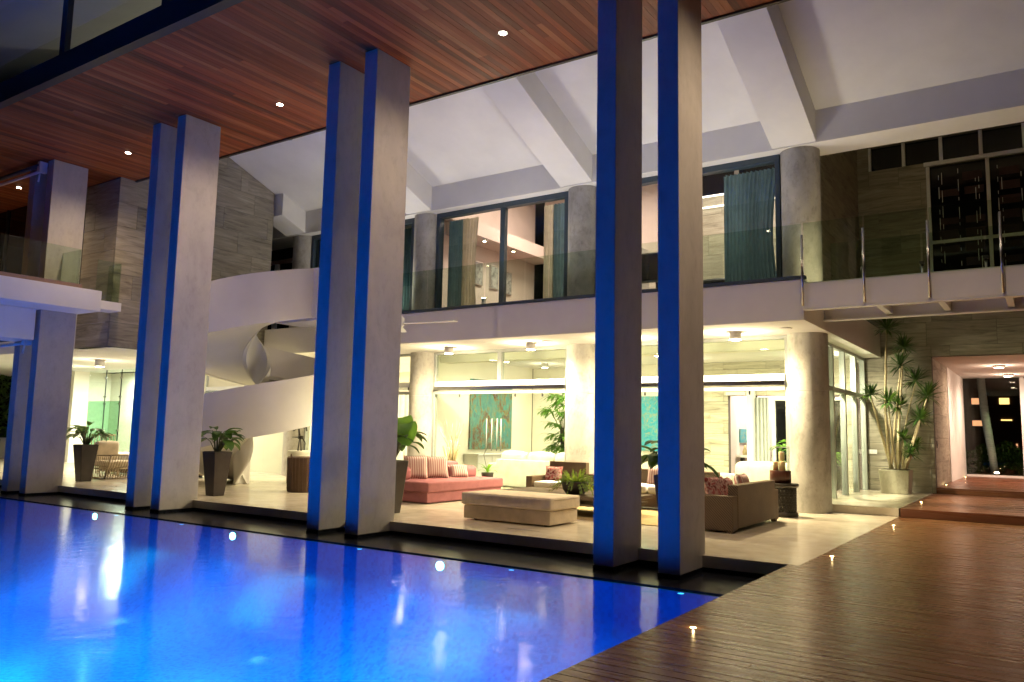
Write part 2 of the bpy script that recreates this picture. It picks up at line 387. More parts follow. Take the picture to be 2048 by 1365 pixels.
def inst(src, name, parent, loc, rot=None, scale=None):
    o = bpy.data.objects.new(name, src); o.location = Vector(loc)-(LOC[parent.name] if parent else Vector((0, 0, 0)))
    if rot: o.rotation_euler = rot
    if scale: o.scale = scale
    link(o, parent); LOC[o.name] = Vector(loc); return o
def copy_tree(o, delta, label, group=None):
    c = o.copy(); col.objects.link(c); c.location = Vector(o.location)+Vector(delta); LOC[c.name] = LOC[o.name]+Vector(delta)
    c['label'] = label
    if group: c['group'] = group
    for ch in [x for x in bpy.data.objects if x.parent == o]:
        d = ch.copy(); col.objects.link(d); d.parent = c
        for g in [x for x in bpy.data.objects if x.parent == ch]:
            e = g.copy(); col.objects.link(e); e.parent = d
    return c
def lamp(name, typ, loc, energy, c, parent=None, size=.08, aim=None, spot=None, blend=.6, shape=None, size_y=None):
    d = bpy.data.lights.new(name, typ); d.energy = energy; d.color = c
    if typ == 'AREA':
        d.size = size
        if size_y: d.shape = 'RECTANGLE'; d.size_y = size_y
    else: d.shadow_soft_size = size
    if typ == 'SPOT': d.spot_size = R(spot or 120); d.spot_blend = blend
    o = bpy.data.objects.new(name, d); base = LOC[parent.name] if parent else Vector((0, 0, 0))
    o.location = Vector(loc)-base
    if aim is not None: o.rotation_euler = (Vector(aim)-Vector(loc)).to_track_quat('-Z', 'Y').to_euler()
    link(o, parent); return o

WARM = (1, .83, .51); ROSE = (1, .70, .50); BLUE = (.0, .12, 1.0); NEUT = (1, .88, .74)
# light levels
E_SOFFIT = 430; E_PORCH = 830; E_LIVING = 1250; E_ROOF = 215; E_PORTAL = 290; E_POOL = 30; E_UPPER = 300

# ================================================================== GROUND, POOL, DECK
gm = MB()
for (x0, y0, x1, y1) in ((-150, -120, -40, 150), (-40, -120, 14, -8), (14, -120, 120, 150), (-40, 30.6, 14, 150)):
    gm.add([(x0, y0, -.02), (x1, y0, -.02), (x1, y1, -.02), (x0, y1, -.02)], [(0, 1, 2, 3)])
gm.build('garden_ground', m_grass, kind='structure')

PX0, PX1, PY0, PY1, ZW = -30.0, -2.57, -7.5, 8.28, -.215
pb = MB()
zb = -1.75
pb.box((PX0, PY0, zb-.2), (PX1, PY1+.04, zb))
pb.box((PX0-.2, PY0, zb-.2), (PX0, PY1+.04, -.1)); pb.box((PX0, PY0-.2, zb-.2), (PX1, PY0, -.1))
pb.box((PX1, PY0-.2, zb-.2), (PX1+.02, 9.5, -.05)); pb.box((PX0, PY1, zb), (PX1, PY1+.04, ZW-.012))
NC = 12; RC = 1.3
for (s0, s1) in ((0, NC),):
    vs_, fs_ = [], []
    for i_ in range(NC+1):
        a_ = math.pi/2*i_/NC; yy_ = PY1-.002-RC+RC*math.sin(a_); zz_ = zb+.002+RC-RC*math.cos(a_)
        vs_ += [(PX0, yy_, zz_), (PX1, yy_, zz_)]
    for i_ in range(NC): fs_.append((2*i_, 2*i_+1, 2*i_+3, 2*i_+2))
    pb.add(vs_, fs_, True)
for k in range(4): pb.box((PX0, 6.9, zb), (-19.2-k*.4, 8.2, -.95+.2*k))
pb.build('pool_basin', m_pool, kind='structure')
wm = MB(); wm.add([(PX0, PY0, ZW), (PX1, PY0, ZW), (PX1, PY1, ZW), (PX0, PY1, ZW)], [(0, 1, 2, 3)]); wm.build('pool_water', m_water, kind='structure')
lm = MB(); lm.box((-32, PY1+.04, -1.5), (-2.57, 9.56, -.2)); lm.build('overflow_ledge', m_ledge, kind='structure')
fl = MB(); fl.box((-36, 9.5, -.145), (-2.43, 16.65, 0)); fl.box((-36, 16.65, -.145), (-4.0, 22, .0))
fo = fl.build('terrace_floor', m_floor, bevel=.006, kind='structure')
box('terrace_base', (-36, 9.58, -1.4), (-2.44, 22, -.147), m_ledge, kind='structure')
uf = box('raised_terrace_floor', (-4.0, 16.65, 0), (-2.43, 21.94, .155), m_floor, bevel=.006, kind='structure')

# deck : planks run along X, pitch .12
deck = bpy.data.objects.new('timber_deck', None); link(deck); deck['kind'] = 'structure'; LOC[deck.name] = Vector((0, 0, 0))
dk = MB(); dk.box((-2.5, -8, -.3), (9.5, 16.64, -.05)); dk.build('deck_substructure', m_black, deck)
def plank_mesh(name, L, wd, th, mat, axis='x'):
    m = MB()
    if axis == 'x': m.box((-L/2, -wd/2, -th), (L/2, wd/2, 0))
    else: m.box((-wd/2, -L/2, 0), (wd/2, L/2, th))
    me = bpy.data.meshes.new(name); me.from_pydata(m.v, [], m.f); me.materials.append(mat); return me
pm = {}
y = .4; i = 0
edge = -2.55
while y < 16.6:
    x0 = -2.55 if y < 9.5 else -2.425
    cut = x0+random.choice([.9, 1.5, 2.1, 2.7, 3.3, 3.9])
    for xa, xb in ((x0, cut), (cut, 9.5)):
        L = xb-xa-.003; key = round(L, 3)
        if key not in pm: pm[key] = plank_mesh('plank', L, .1085, .035, m_deck)
        inst(pm[key], 'plank', deck, ((xa+xb)/2, y, random.uniform(-.0006, .0006)-.0007))
    y += .1203
rest = MB(); y = .4-.1203
while y > -8: rest.box((-2.55, y-.0565, -.036), (9.5, y+.0565, -.0005)); y -= .1203
rest.build('far_planks', m_deck, deck, kind='stuff')
st = thing('lower_timber_step', 'lower broad red hardwood step leading up to the entrance passage', 'step', (0, 16.65, 0))
sm = MB()
y = 16.65
while y < 21.9:
    sm.box((-2.405, y+.002, .12), (9.5, min(y+.114, 21.96), .155)); y += .12
sm.build('boards', m_step, st, kind='stuff'); box('riser', (-2.405, 16.652, 0), (9.5, 21.96, .118), m_step, st)
st2 = thing('upper_timber_step', 'upper red hardwood step running back through the entrance passage', 'step', (0, 21.97, .155))
sm = MB(); y = 21.97
while y < 30.1: sm.box((-2.36, y+.002, .26), (2.4, y+.114, .293)); y += .12
sm.build('boards', m_step, st2, kind='stuff'); box('riser', (-2.36, 21.975, .156), (2.4, 30.2, .258), m_step, st2)

# ================================================================== TILED WALLS
def rects(u0, u1, z0, z1, holes):
    us = sorted({u0, u1, *[h[0] for h in holes], *[h[1] for h in holes]}); zs = sorted({z0, z1, *[h[2] for h in holes], *[h[3] for h in holes]})
    us = [a for a in us if u0 <= a <= u1]; zs = [a for a in zs if z0 <= a <= z1]; out = []
    for a, b in zip(us, us[1:]):
        for c, d in zip(zs, zs[1:]):
            if not any(h[0] <= (a+b)/2 <= h[1] and h[2] <= (c+d)/2 <= h[3] for h in holes): out.append((a, b, c, d))
    return out
def clipsegs(a, b, c, d, top):
    """stretches of [a, b] below the falling line top(u), split where it crosses c and d"""
    def cross(z):
        ta, tb = top(a), top(b)
        return None if (ta-z)*(tb-z) >= 0 else a+(b-a)*(ta-z)/(ta-tb)
    pts = sorted([a, b]+[x_ for x_ in (cross(c), cross(d)) if x_ is not None])
    return [(p, q) for p, q in zip(pts, pts[1:]) if q-p > .004 and top((p+q)/2) > c+.004]
def tile_wall(name, axis, pos, nsign, u0, u1, z0, z1, mat, holes=(), tw=1.5, th=.6, top=None, thick=.2, label=None):
    """axis 'y': wall in plane Y=pos (u = X); axis 'x': plane X=pos (u = Y). nsign: side the tiles face."""
    root = bpy.data.objects.new(name, None); link(root); root['kind'] = 'structure'; LOC[root.name] = Vector((0, 0, 0))
    fr = .012
    def P(u_, d, z): return (u_, pos+nsign*d, z) if axis == 'y' else (pos+nsign*d, u_, z)
    bk = MB()
    def pris(mb, a, b, c, d, d0, d1, d_a=None, d_b=None):
        ta = d if d_a is None else d_a; tb = d if d_b is None else d_b
        mb.hexa([P(a, d0, c), P(b, d0, c), P(b, d1, c), P(a, d1, c)], [P(a, d0, ta), P(b, d0, tb), P(b, d1, tb), P(a, d1, ta)])
    for (a, b, c, d) in rects(u0, u1, z0, z1, list(holes)):
        if top:
            for (p, q) in clipsegs(a, b, c, d, top): pris(bk, p, q, c, d, -thick, -fr, min(d, top(p)), min(d, top(q)))
        else: pris(bk, a, b, c, d, -thick, -fr)
    bk.build('wall_backing', m_grout, root)
    g = .004; row = 0; z = z0
    while z < z1-.02:
        ze = min(z+th, z1); off = (row % 3)*tw/3; uu = u0-off
        while uu < u1-.01:
            a, b = max(uu, u0), min(uu+tw, u1)
            if b-a > .03:
                for (p, q, c, d) in rects(a, b, z, ze, [h for h in holes if h[1] > a and h[0] < b and h[3] > z and h[2] < ze]):
                    if q-p < .03 or d-c < .03: continue
                    t = MB(); pr_ = random.uniform(0, .0015)
                    if top:
                        for (p2, q2) in clipsegs(p+g, q-g, c+g, d-g, top): pris(t, p2, q2, c+g, d-g, -fr, pr_, min(d-g, top(p2)), min(d-g, top(q2)))
                        if not t.v: continue
                    else: pris(t, p+g, q-g, c+g, d-g, -fr, pr_)
                    t.build('tile', mat, root)
            uu += tw
        z += th; row += 1
    return root
roofz = lambda yy: 7.97+.385*(16-yy)
tile_wall('wing_side_wall', 'x', -18.85, 1, 10.35, 15.05, 3.3, 9.6, m_tile, top=lambda yy: roofz(yy)-.01)
tile_wall('wing_front_wall', 'y', 10.35, -1, -20.4, -18.86, 3.3, 7.52, m_tile)
tile_wall('back_tiled_wall', 'y', 21.97, -1, -3.95, 5.5, .155, 9.3, m_tile,
          holes=[(-2.36, 2.4, .155, 3.49), (-2.32, 5.5, 4.53, 8.33), (-3.66, 5.5, 8.43, 9.06)])
tile_wall('atrium_side_wall', 'x', -3.93, 1, 17.0, 21.95, 4.24, 9.3, m_tile)
tile_wall('passage_side_wall', 'x', -2.36, 1, 22.2, 25.4, .293, 3.49, m_tile, tw=1.2)
tile_wall('living_back_wall', 'y', 21.9, -1, -9.2, -4.1, .0, 3.5, m_tile_pale, holes=[(-7.47, -6.92, 0, 2.56), (-6.7, -4.4, 0, 2.56)], tw=1.2, th=.3)
tile_wall('bedroom_back_wall', 'y', 21.9, -1, -13.6, -4.1, 4.24, 9.3, m_tile_pale, holes=[(-9.8, -4.2, 8.42, 9.05), (-7.1, -6.3, 4.24, 6.9), (-13.6, -8.4, 4.24, 9.3)], tw=1.2, th=.6)

# ================================================================== HOUSE BODY
def S_(name, a, b, mat, bevel=0): return box(name, a, b, mat, kind='structure', bevel=bevel)
S_('first_floor_slab', (-13.9, 14.3, 3.5), (-3.5, 21.93, 4.23), m_white, .008)
S_('first_floor_slab_rear', (-30, 16.0, 3.5), (-13.9, 21.93, 4.23), m_white, .008)
S_('first_floor_slab_infill', (-18.8, 14.92, 3.502), (-13.902, 15.998, 4.228), m_white)
S_('balcony_edge_cap', (-14.6, 14.27, 4.232), (-3.47, 14.42, 4.29), m_slate)
# roof underside, beam, ribs
rf = MB()
def slab_y(mb, x0, x1, ya, za, yb, zb_, t):
    mb.hexa([(x0, ya, za), (x1, ya, za), (x1, yb, zb_), (x0, yb, zb_)], [(x0, ya, za+t), (x1, ya, za+t), (x1, yb, zb_+t), (x0, yb, zb_+t)])
slab_y(rf, -32, 9, 9.3, roofz(9.3), 16.0, 7.97, .25); slab_y(rf, -32, 9, 5.4, 9.68, 9.3, roofz(9.3), .25)
rf.build('roof', m_white, kind='structure')
S_('roof_edge_beam', (-32, 16.0, 7.3), (9, 16.85, 8.2), m_white)
S_('rear_flat_roof', (-32, 16.85, 9.3), (9, 30.3, 9.5), m_white)
for i, cx in enumerate((-18.95, -13.98, -9.08, -4.03, 1.05)):
    t = thing('roof_rib', ['white sloping roof rib at far left ending on the column behind the spiral stair', 'white sloping roof rib landing left of the first floor bedroom window', 'white sloping roof rib above the column between the two upper window bays',
               'white sloping roof rib landing on the column beside the bridge', 'white sloping roof rib at the right edge above the bridge'][i], 'roof rib', (cx, 16, 7.3), 'sloping ribs under the white roof')
    y0 = 15.1 if i == 0 else 9.4
    m = MB(); m.hexa([(cx-.45, y0, 7.32+.385*(16-y0)), (cx+.42, y0, 7.32+.385*(16-y0)), (cx+.42, 15.998, 7.32), (cx-.45, 15.998, 7.32)],
                     [(cx-.45, y0, roofz(y0)+.05), (cx+.42, y0, roofz(y0)+.05), (cx+.42, 15.998, 8.02), (cx-.45, 15.998, 8.02)])
    m.build('rib_beam', m_white, t, .006)
# round columns
def column(cx, z0, z1, label, rr=.385):
    t = thing('round_column', label, 'column', (cx, 16.42, z0), 'round concrete columns of the rear facade')
    nb = max(2, int((z1-z0)/1.2)); m = MB(); prof = []
    zz = [0]
    for hj in ([2.35] if z1-z0 > 3 and z0 < 1 else [1.5]): zz.append(hj)
    zz.append(z1-z0)
    for a, b in zip(zz, zz[1:]): m.lathe((cx, 16.42, z0), [(rr-.005, a), (rr, a+.006), (rr, a+.012), (rr, a+.05), (rr, b-.05), (rr, b-.012), (rr, b-.006), (rr-.005, b)], 48)
    m.build('shaft', m_column, t)
names = ['at far left behind the spiral stair', 'between the white staircase and the glass doors', 'in the middle of the living room glazing', 'at the right corner of the glazing beside the stool']
for cx, nm in zip((-18.95, -13.98, -9.08, -3.96), names): column(cx, 0 if cx < -4.2 else -.0, 3.5, 'lower round concrete column '+nm)
names = ['at far left above the curved stair parapet', 'at the left side of the wide bedroom window', 'between the two upper window bays with teal curtains', 'beside the dark tiled wall and the bridge']
for cx, nm in zip((-18.95, -14.0, -9.10, -4.03), names): column(cx, 4.23, 7.3, 'upper round concrete column '+nm)

# square pillars in pairs
pl = [('rightmost pair, beside the deck', -3.58), ('second pair from the right', -8.69), ('third pair from the right', -13.83), ('leftmost pair under the balcony', -18.95)]
for nm, xr in pl:
    for side, xa in (('right', xr), ('left', xr-.85)):
        t = thing('square_pillar', f'tall rectangular concrete pillar on the {side} of the {nm}', 'pillar', (xa-.14, 9.2, -.2), 'tall concrete pillars along the pool')
        box('shaft', (xa-.275, 8.8, -.15), (xa, 9.6, 7.53), m_pillar, t, .008)
        pb2 = MB()
        for k in range(4): pb2.box((xa-.275-.004*(k % 2), 8.796-.004*(k % 2), -.2+k*.0125), (xa+.004*(k % 2), 9.5, -.2+(k+1)*.0125-.002))
        pb2.build('plinth', m_ledge, t)

# ================================================================== TIMBER CANOPY
can = thing('timber_canopy', 'long reddish timber boarded canopy over the pool pillars with recessed lights', 'canopy', (-12, 8.7, 7.53))
box('canopy_frame', (-30, 6.72, 7.57), (9, 10.72, 7.62), m_black, can)
box('inner_edge_trim', (-30, 10.72, 7.50), (9, 10.78, 7.63), m_trim, can)
box('outer_fascia', (-30, 6.56, 7.525), (9, 6.72, 7.93), m_black, can)
bms = {}
def board(L):
    k = round(L, 2)
    if k not in bms: bms[k] = plank_mesh('soffit_board', k-.003, .1035, .03, m_soffit, 'y')
    return bms[k]
x = -.05; cnt = 0; far = MB()
while x > -29.9:
    cuts = [6.725, 10.715] if random.random() < .35 else [6.725, 6.725+random.choice([.8, 1.2, 1.6, 2.0, 2.4, 2.8, 3.2]), 10.715]
    for a, b in zip(cuts, cuts[1:]):
        if cnt < 300: inst(board(b-a), 'soffit_board', can, (x, (a+b)/2, 7.53+random.uniform(-.0015, .0015))); cnt += 1
        else: far.box((x-.049, a+.002, 7.53), (x+.049, b-.002, 7.56))
    x -= .106
x = .056
while x < 8.9: far.box((x-.049, 6.73, 7.53), (x+.049, 10.71, 7.56)); x += .106
far.build('far_soffit_boards', m_soffit, can, kind='stuff')
mm = [-20.5, -17.4, -14.3, -11.15, -8.0, -4.9, -1.8]
for xx in mm: box('mullion', (xx-.09, 6.6, 7.93), (xx+.09, 6.7, 9.65), m_black, can)
MB().add([(-30, 6.65, 7.93), (3, 6.65, 7.93), (3, 6.65, 9.65), (-30, 6.65, 9.65)], [(0, 1, 2, 3)]).build('clerestory_glass', m_glass, can)

# canopy downlights
def downlight(x, y, z, label, group, energy, c, mat, rad=.055, spot=150, collar=True):
    t = thing('recessed_downlight', label, 'downlight', (x, y, z), group)
    m = MB(); m.lathe((x, y, z-.012), [(rad+.02, 0), (rad+.02, .012), (rad+.002, .012)], 20); m.build('trim_ring', m_steel, t)
    m = MB(); m.lathe((x, y, z-.016), [(rad, 0), (rad, .003)], 20); m.build('lens', mat, t)
    lamp('downlight_lamp', 'SPOT', (x, y, z-.05), energy, c, t, .05, (x, y, z-1), spot, 1.0)
    return t
lab = ['off the right edge', 'above the gap right of the second pillar pair', 'above the gap right of the third pillar pair', 'above the gap right of the leftmost pillar pair', 'at the far left below the awning rail']
for (xx, nm) in zip((-1.5, -6.69, -11.84, -16.99, -22.1), lab):
    downlight(xx, 9.45, 7.53, 'bright recessed downlight in the timber canopy '+nm, 'recessed downlights in the timber canopy', E_SOFFIT*(1.6 if xx > -2 else 1), (1, .75, .5), m_bulb_pink)

# awning rails
for z, nm, xx0 in ((7.28, 'upper', -24), (3.22, 'lower', -24)):
    t = thing('awning_rail', f'{nm} pale awning tube fixed to the leftmost pillar', 'awning rail', (-20, 8.7, z), 'awning tubes at the left wing')
    MB().tube([(xx0, 8.72, z), (-19.28, 8.72, z)], .035, 10).build('tube', m_whitemetal, t)
    MB().tube([(xx0, 8.66, z+.12), (-19.28, 8.66, z+.12)], .05, 10).build('roller', m_slate, t)
    box('bracket', (-19.34, 8.62, z-.05), (-19.22, 8.79, z+.2), m_whitemetal, t)
    MB().tube([(-19.4, 8.72, z-.02), (-19.5, 8.74, z-.22)], .02, 8).build('crank_eye', m_whitemetal, t)

# ================================================================== LEFT WING
S_('wing_balcony_slab', (-34, 3, 3.99), (-18.0, 9.65, 4.465), m_white, .006)
S_('wing_balcony_floor_edge', (-34, 3, 4.467), (-18.02, 9.2, 4.55), m_brown)
S_('wing_lower_beam', (-19.9, 3, 3.28), (-19.0, 8.72, 3.985), m_white, .005)
S_('wing_first_floor', (-36, 10.36, 3.3), (-19.06, 16, 4.2), m_white)
S_('wing_side_ledge', (-18.83, 9.66, 4.1), (-18.3, 10.3, 4.3), m_white)
t = thing('wing_glass_rail', 'frameless glass balustrade along the left wing balcony above the white fascia', 'balustrade', (-18.1, 6, 4.55))
for a, b in ((3, 7.45), (7.47, 9.15)): MB().box((-18.12, a, 4.4), (-18.1, b, 5.36)).build('pane', m_rail, t)
MB().box((-19.0, 9.16, 4.4), (-18.1, 9.175, 5.36)).build('pane', m_rail, t)
t = thing('wing_corner_glass_rail', 'small glass balustrade pane at the dark wing wall corner', 'balustrade', (-18.6, 10.2, 4.3))
MB().box((-18.84, 10.22, 4.3), (-18.3, 10.235, 5.25)).build('pane', m_rail, t); MB().box((-18.31, 9.66, 4.3), (-18.3, 10.22, 5.25)).build('pane', m_rail, t)
t = thing('wing_dark_window', 'black unlit window wall of the left wing behind the leftmost pillars', 'window', (-24, 10.4, 4.2))
box('glass', (-34, 10.4, 4.2), (-20.4, 10.44, 7.52), m_darkglass, t)
for xx in (-20.5, -22.6, -24.8, -27): box('frame', (xx-.05, 10.36, 4.2), (xx+.05, 10.4, 7.52), m_black, t)
box('frame', (-34, 10.37, 5.1), (-20.55, 10.4, 5.16), m_slate, t)
# wing loggia : rear wall, shower enclosure
S_('loggia_rear_wall', (-30.5, 16.4, 0), (-19.4, 16.6, 3.3), m_cream)
S_('loggia_inner_wall', (-29.6, 15.0, 0), (-29.4, 16.39, 3.3), m_cream)
t = thing('glass_enclosure', 'frameless green glass enclosure with metal clips at the back of the left loggia', 'glass enclosure', (-27, 15, 0))
for a, b in ((-28.36, -27.26), (-27.24, -26.3), (-26.28, -24.6)): box('pane', (a, 15.0, .05), (b, 15.012, 3.28), m_glass, t)
box('frosted_panel', (-28.36, 15.03, .05), (-26.3, 15.04, 2.2), m_frost, t)
for xx in (-27.25, -26.29):
    for zz in (2.1, 2.35, 3.0, 1.2): box('clip', (xx-.04, 14.97, zz-.03), (xx+.04, 15.03, zz+.03), m_steel, t)
    box('edge_seal', (xx-.012, 14.992, .05), (xx+.012, 15.02, 3.28), m_black, t)
MB().tube([(-27.0, 14.93, .9), (-27.0, 14.93, 1.25)], .015, 8).build('handle', m_steel, t)

# ================================================================== LIVING ROOM (ground floor interior)
S_('living_floor', (-30, 16.66, .002), (-4.03, 21.9, .012), m_floor)
S_('living_left_wall', (-14.2, 16.9, .012), (-14.0, 21.9, 3.5), m_cream)
S_('living_rear_wall', (-13.99, 21.92, .012), (-9.2, 22.05, 3.5), m_cream)
S_('hall_rear_wall', (-30, 21.7, .012), (-14.21, 21.9, 3.5), m_cream)
S_('ceiling_drop_panel', (-13.98, 17.1, 3.3), (-4.6, 17.5, 3.498), m_cream)
S_('study_beyond_wall', (-8.5, 24.4, 0), (-4.0, 24.5, 3.4), m_pink)
S_('study_side_wall', (-7.6, 22.05, 0), (-7.5, 24.4, 3.4), m_pink)
S_('study_floor', (-8.5, 22.0, -.01), (-2.7, 24.4, .01), m_floor)
S_('study_ceiling', (-8.5, 22.05, 3.4), (-2.7, 24.5, 3.5), m_cream)
t = thing('study_doorframe', 'white door frame between the tiled wall and the dark window inside the living room', 'door frame', (-6.8, 21.85, 0))
for a, b in ((-6.92, -6.7),): box('jamb', (a, 21.8, .012), (b, 22.04, 2.7), m_white, t)
box('head', (-7.5, 21.8, 2.57), (-6.95, 21.895, 2.66), m_white, t)
t = thing('study_window', 'dark window with grey curtain and white frame at the back of the living room', 'window', (-5.8, 22, 0))
box('glass', (-6.2, 22.02, .1), (-4.4, 22.04, 2.5), m_darkglass, t); box('frame', (-6.27, 21.93, .1), (-6.19, 22.01, 2.5), m_white, t); box('frame', (-6.19, 21.93, 2.42), (-4.4, 22.01, 2.5), m_white, t)
def drape(name, x0, x1, y, z0, z1, mat, parent=None, folds=9, amp=.05, gather=0.0, label=None):
    m = MB(); n = folds*8; rows = 7; vs = []; fs = []
    for rI in range(rows+1):
        q = rI/rows; z = z1+(z0-z1)*q
        for k in range(n+1):
            s_ = k/n; w_ = 1-gather*math.sin(q*math.pi)
            xx = x0+(x1-x0)*(s_*w_); a = amp*(1-.3*q)
            vs.append((xx, y+a*math.sin(s_*folds*2*math.pi+q*.8*math.sin(7*s_))+.3*a*math.sin(s_*folds*5.3), z))
    for rI in range(rows):
        for k in range(n):
            a = rI*(n+1)+k; fs.append((a, a+1, a+n+2, a+n+1))
    m.add(vs, fs, True); o = m.build(name, mat, parent)
    return o
drape('grey_curtain', -6.68, -6.3, 21.75, .05, 2.5, m_alu, t, 4, .03)

# glazed bays, ground floor
def bay(x0, x1, label, mull, doors, handles=()):
    t = thing('glazed_bay', label, 'glass wall', ((x0+x1)/2, 16.4, 0), 'full height glazed bays of the living room')
    box('head_rail', (x0, 16.36, 3.43), (x1, 16.46, 3.499), m_alu, t, .003)
    for xx in (x0, x1-.07): box('stile', (xx, 16.36, .012), (xx+.07, 16.46, 3.43), m_alu, t, .003)
    for xx in mull: box('mullion', (xx-.06, 16.34, 2.72), (xx+.06, 16.48, 3.43), m_alu, t, .003)
    box('transom', (x0+.07, 16.33, 2.58), (x1-.07, 16.5, 2.715), m_whitemetal, t, .004)
    box('track', (x0+.07, 16.3, 2.49), (x1-.07, 16.48, 2.578), m_steel, t, .003)
    box('track', (x0+.07, 16.34, 2.38), (x1-.07, 16.44, 2.47), m_alu, t, .003)
    xs = [x0+.07]+[q for q in mull]+[x1-.07]
    for a, b in zip(xs, xs[1:]): box('transom_pane', (a+.01, 16.405, 2.72), (b-.01, 16.415, 3.43), m_glass, t)
    xs = [x0+.07]+list(doors)+[x1-.07]
    for a, b in zip(xs, xs[1:]):
        p = box('door_pane', (a+.004, 16.39, .02), (b-.004, 16.402, 2.38), m_glass, t)
        box('edge_clip', (a, 16.38, 2.3), (a+.03, 16.412, 2.38), m_steel, p)
    for hx in handles: MB().tube([(hx, 16.32, .95), (hx, 16.32, 1.75)], .013, 8).build('handle', m_alu, t)
    return t
bay(-8.72, -4.33, 'glazed bay with sliding glass doors left of the corner column, sofa and tiled wall behind', (-6.55,), (-7.5, -6.4, -5.15))
bay(-13.6, -9.46, 'glazed bay with four long steel door handles, painting and palm behind', (-11.45,), (-12.75, -11.6, -11.0, -10.2), (-11.78, -11.62, -11.46, -11.34))
bay(-18.56, -14.37, 'glazed bay behind the white spiral staircase', (-16.5,), (-17.5, -16.5, -15.4))
bay(-23.5, -19.34, 'glazed bay at far left partly seen beneath the staircase ribbon', (-21.4,), (-22.4, -21.4, -20.4))
# side glazing onto raised terrace
t = thing('side_glazed_screen', 'grey framed tall glazing beside the raised terrace and the cement planter', 'glass wall', (-3.95, 19, .155))
ys = [17.0, 18.3, 19.5, 20.75, 21.88]
for yy in ys: box('mullion', (-4.0, yy-.06, .156), (-3.88, yy+.06, 3.498), m_alu, t, .004)
for a, b in zip(ys, ys[1:]):
    box('transom', (-3.99, a+.06, 2.46), (-3.89, b-.06, 2.56), m_alu, t, .003); box('head', (-3.99, a+.06, 3.43), (-3.89, b-.06, 3.498), m_alu, t, .003)
    box('pane', (-3.946, a+.06, .16), (-3.936, b-.06, 2.46), m_glass, t); box('pane', (-3.946, a+.06, 2.56), (-3.936, b-.06, 3.43), m_glass, t)
# white curtains behind stair
for (a, b) in ((-20.5, -18.2),):
    t = thing('white_curtain', 'bright white floor length curtain seen under the spiral staircase', 'curtain', ((a+b)/2, 16.7, 0)); drape('cloth', a, b, 16.75, .03, 2.6, m_whitecurt, t, 12, .06)
t = thing('white_curtain', 'white curtain inside the glazing just left of the column by the big leafed planter', 'curtain', (-15, 16.75, 0)); drape('cloth', -15.4, -14.45, 16.75, .03, 2.4, m_whitecurt, t, 5, .05)

# ================================================================== FIRST FLOOR
def ubay(x0, x1, label, mull):
    t = thing('upper_window', label, 'window', ((x0+x1)/2, 16.4, 4.23), 'dark framed sliding windows of the first floor')
    box('head_rail', (x0, 16.3, 7.17), (x1, 16.5, 7.298), m_slate, t, .004); box('sill_rail', (x0, 16.3, 4.232), (x1, 16.5, 4.32), m_slate, t)
    for xx in (x0, x1-.1): box('stile', (xx, 16.3, 4.32), (xx+.1, 16.5, 7.17), m_slate, t, .004)
    for xx in mull: box('mullion', (xx-.07, 16.33, 4.32), (xx+.07, 16.47, 7.17), m_slate, t, .004)
    xs = [x0+.1]+list(mull)+[x1-.1]
    for a, b in zip(xs, xs[1:]): box('pane', (a+.01, 16.395, 4.32), (b-.01, 16.405, 7.17), m_glass, t)
    return t
ubay(-18.56, -14.4, 'dark framed upper window left of the bedroom bay above the stair', (-16.5,))
ubay(-13.6, -9.48, 'wide dark framed upper window showing three framed prints inside', (-11.44,))
ubay(-8.7, -4.42, 'dark framed upper window nearest the bridge with one long teal curtain', (-6.5,))
for (nm, x0, x1, mt, lb, ga) in (('teal_curtain', -13.5, -13.02, m_curtain, 'teal curtain at the left side of the wide bedroom window', .0), ('sheer_curtain', -13.02, -12.5, m_sheer, 'cream sheer curtain next to the left teal curtain of the wide bedroom window', .15),
    ('sheer_curtain', -10.42, -10.14, m_sheer, 'narrow cream sheer curtain at the right side of the wide bedroom window', .0), ('teal_curtain', -10.15, -9.6, m_curtain, 'teal curtain at the right side of the wide bedroom window', 0),
    ('teal_curtain', -5.75, -4.55, m_curtain, 'long pleated teal curtain in the upper window beside the right column', .12), ('teal_curtain', -15.6, -14.55, m_curtain, 'dusky teal curtain left of the upper column by the second pillar pair', 0)):
    t = thing(nm, lb, 'curtain', ((x0+x1)/2, 16.75, 4.3)); drape('cloth', x0, x1, 16.72, 4.28, 7.16, mt, t, max(4, int((x1-x0)*11)), .045, ga)
S_('bedroom_left_wall', (-14.2, 16.9, 4.24), (-14.0, 21.9, 9.3), m_pink)
S_('bedroom_floor', (-13.99, 16.6, 4.231), (-4.15, 21.85, 4.245), m_brown)
S_('bedroom_rear_wall', (-13.6, 21.86, 4.24), (-8.4, 21.98, 9.3), m_pink)
S_('bedroom_divider', (-9.3, 17.6, 4.24), (-9.2, 20.4, 6.6), m_pink)
S_('bedroom_cornice', (-13.98, 16.9, 7.35), (-13.7, 21.85, 7.5), m_pink)
S_('bedroom_bulkhead', (-13.98, 17.2, 6.951), (-13.2, 21.85, 7.34), m_pink)
for z in (8.03, 8.36): S_('bedroom_light_rail', (-8.4, 21.78, z), (-4.3, 21.86, z+.03), m_cove)
t = thing('bedroom_clerestory', 'black clerestory window strip high in the right upper room', 'window', (-7, 21.95, 8.4))
box('glass', (-9.8, 21.96, 8.42), (-4.2, 21.98, 9.05), m_darkglass, t)
for xx in (-9.0, -7.15, -5.5): box('frame', (xx-.06, 21.87, 8.42), (xx+.06, 21.95, 9.05), m_white, t)
t = thing('bedroom_door', 'dark open doorway with pale frame in the right upper room', 'door', (-6.7, 21.9, 4.25))
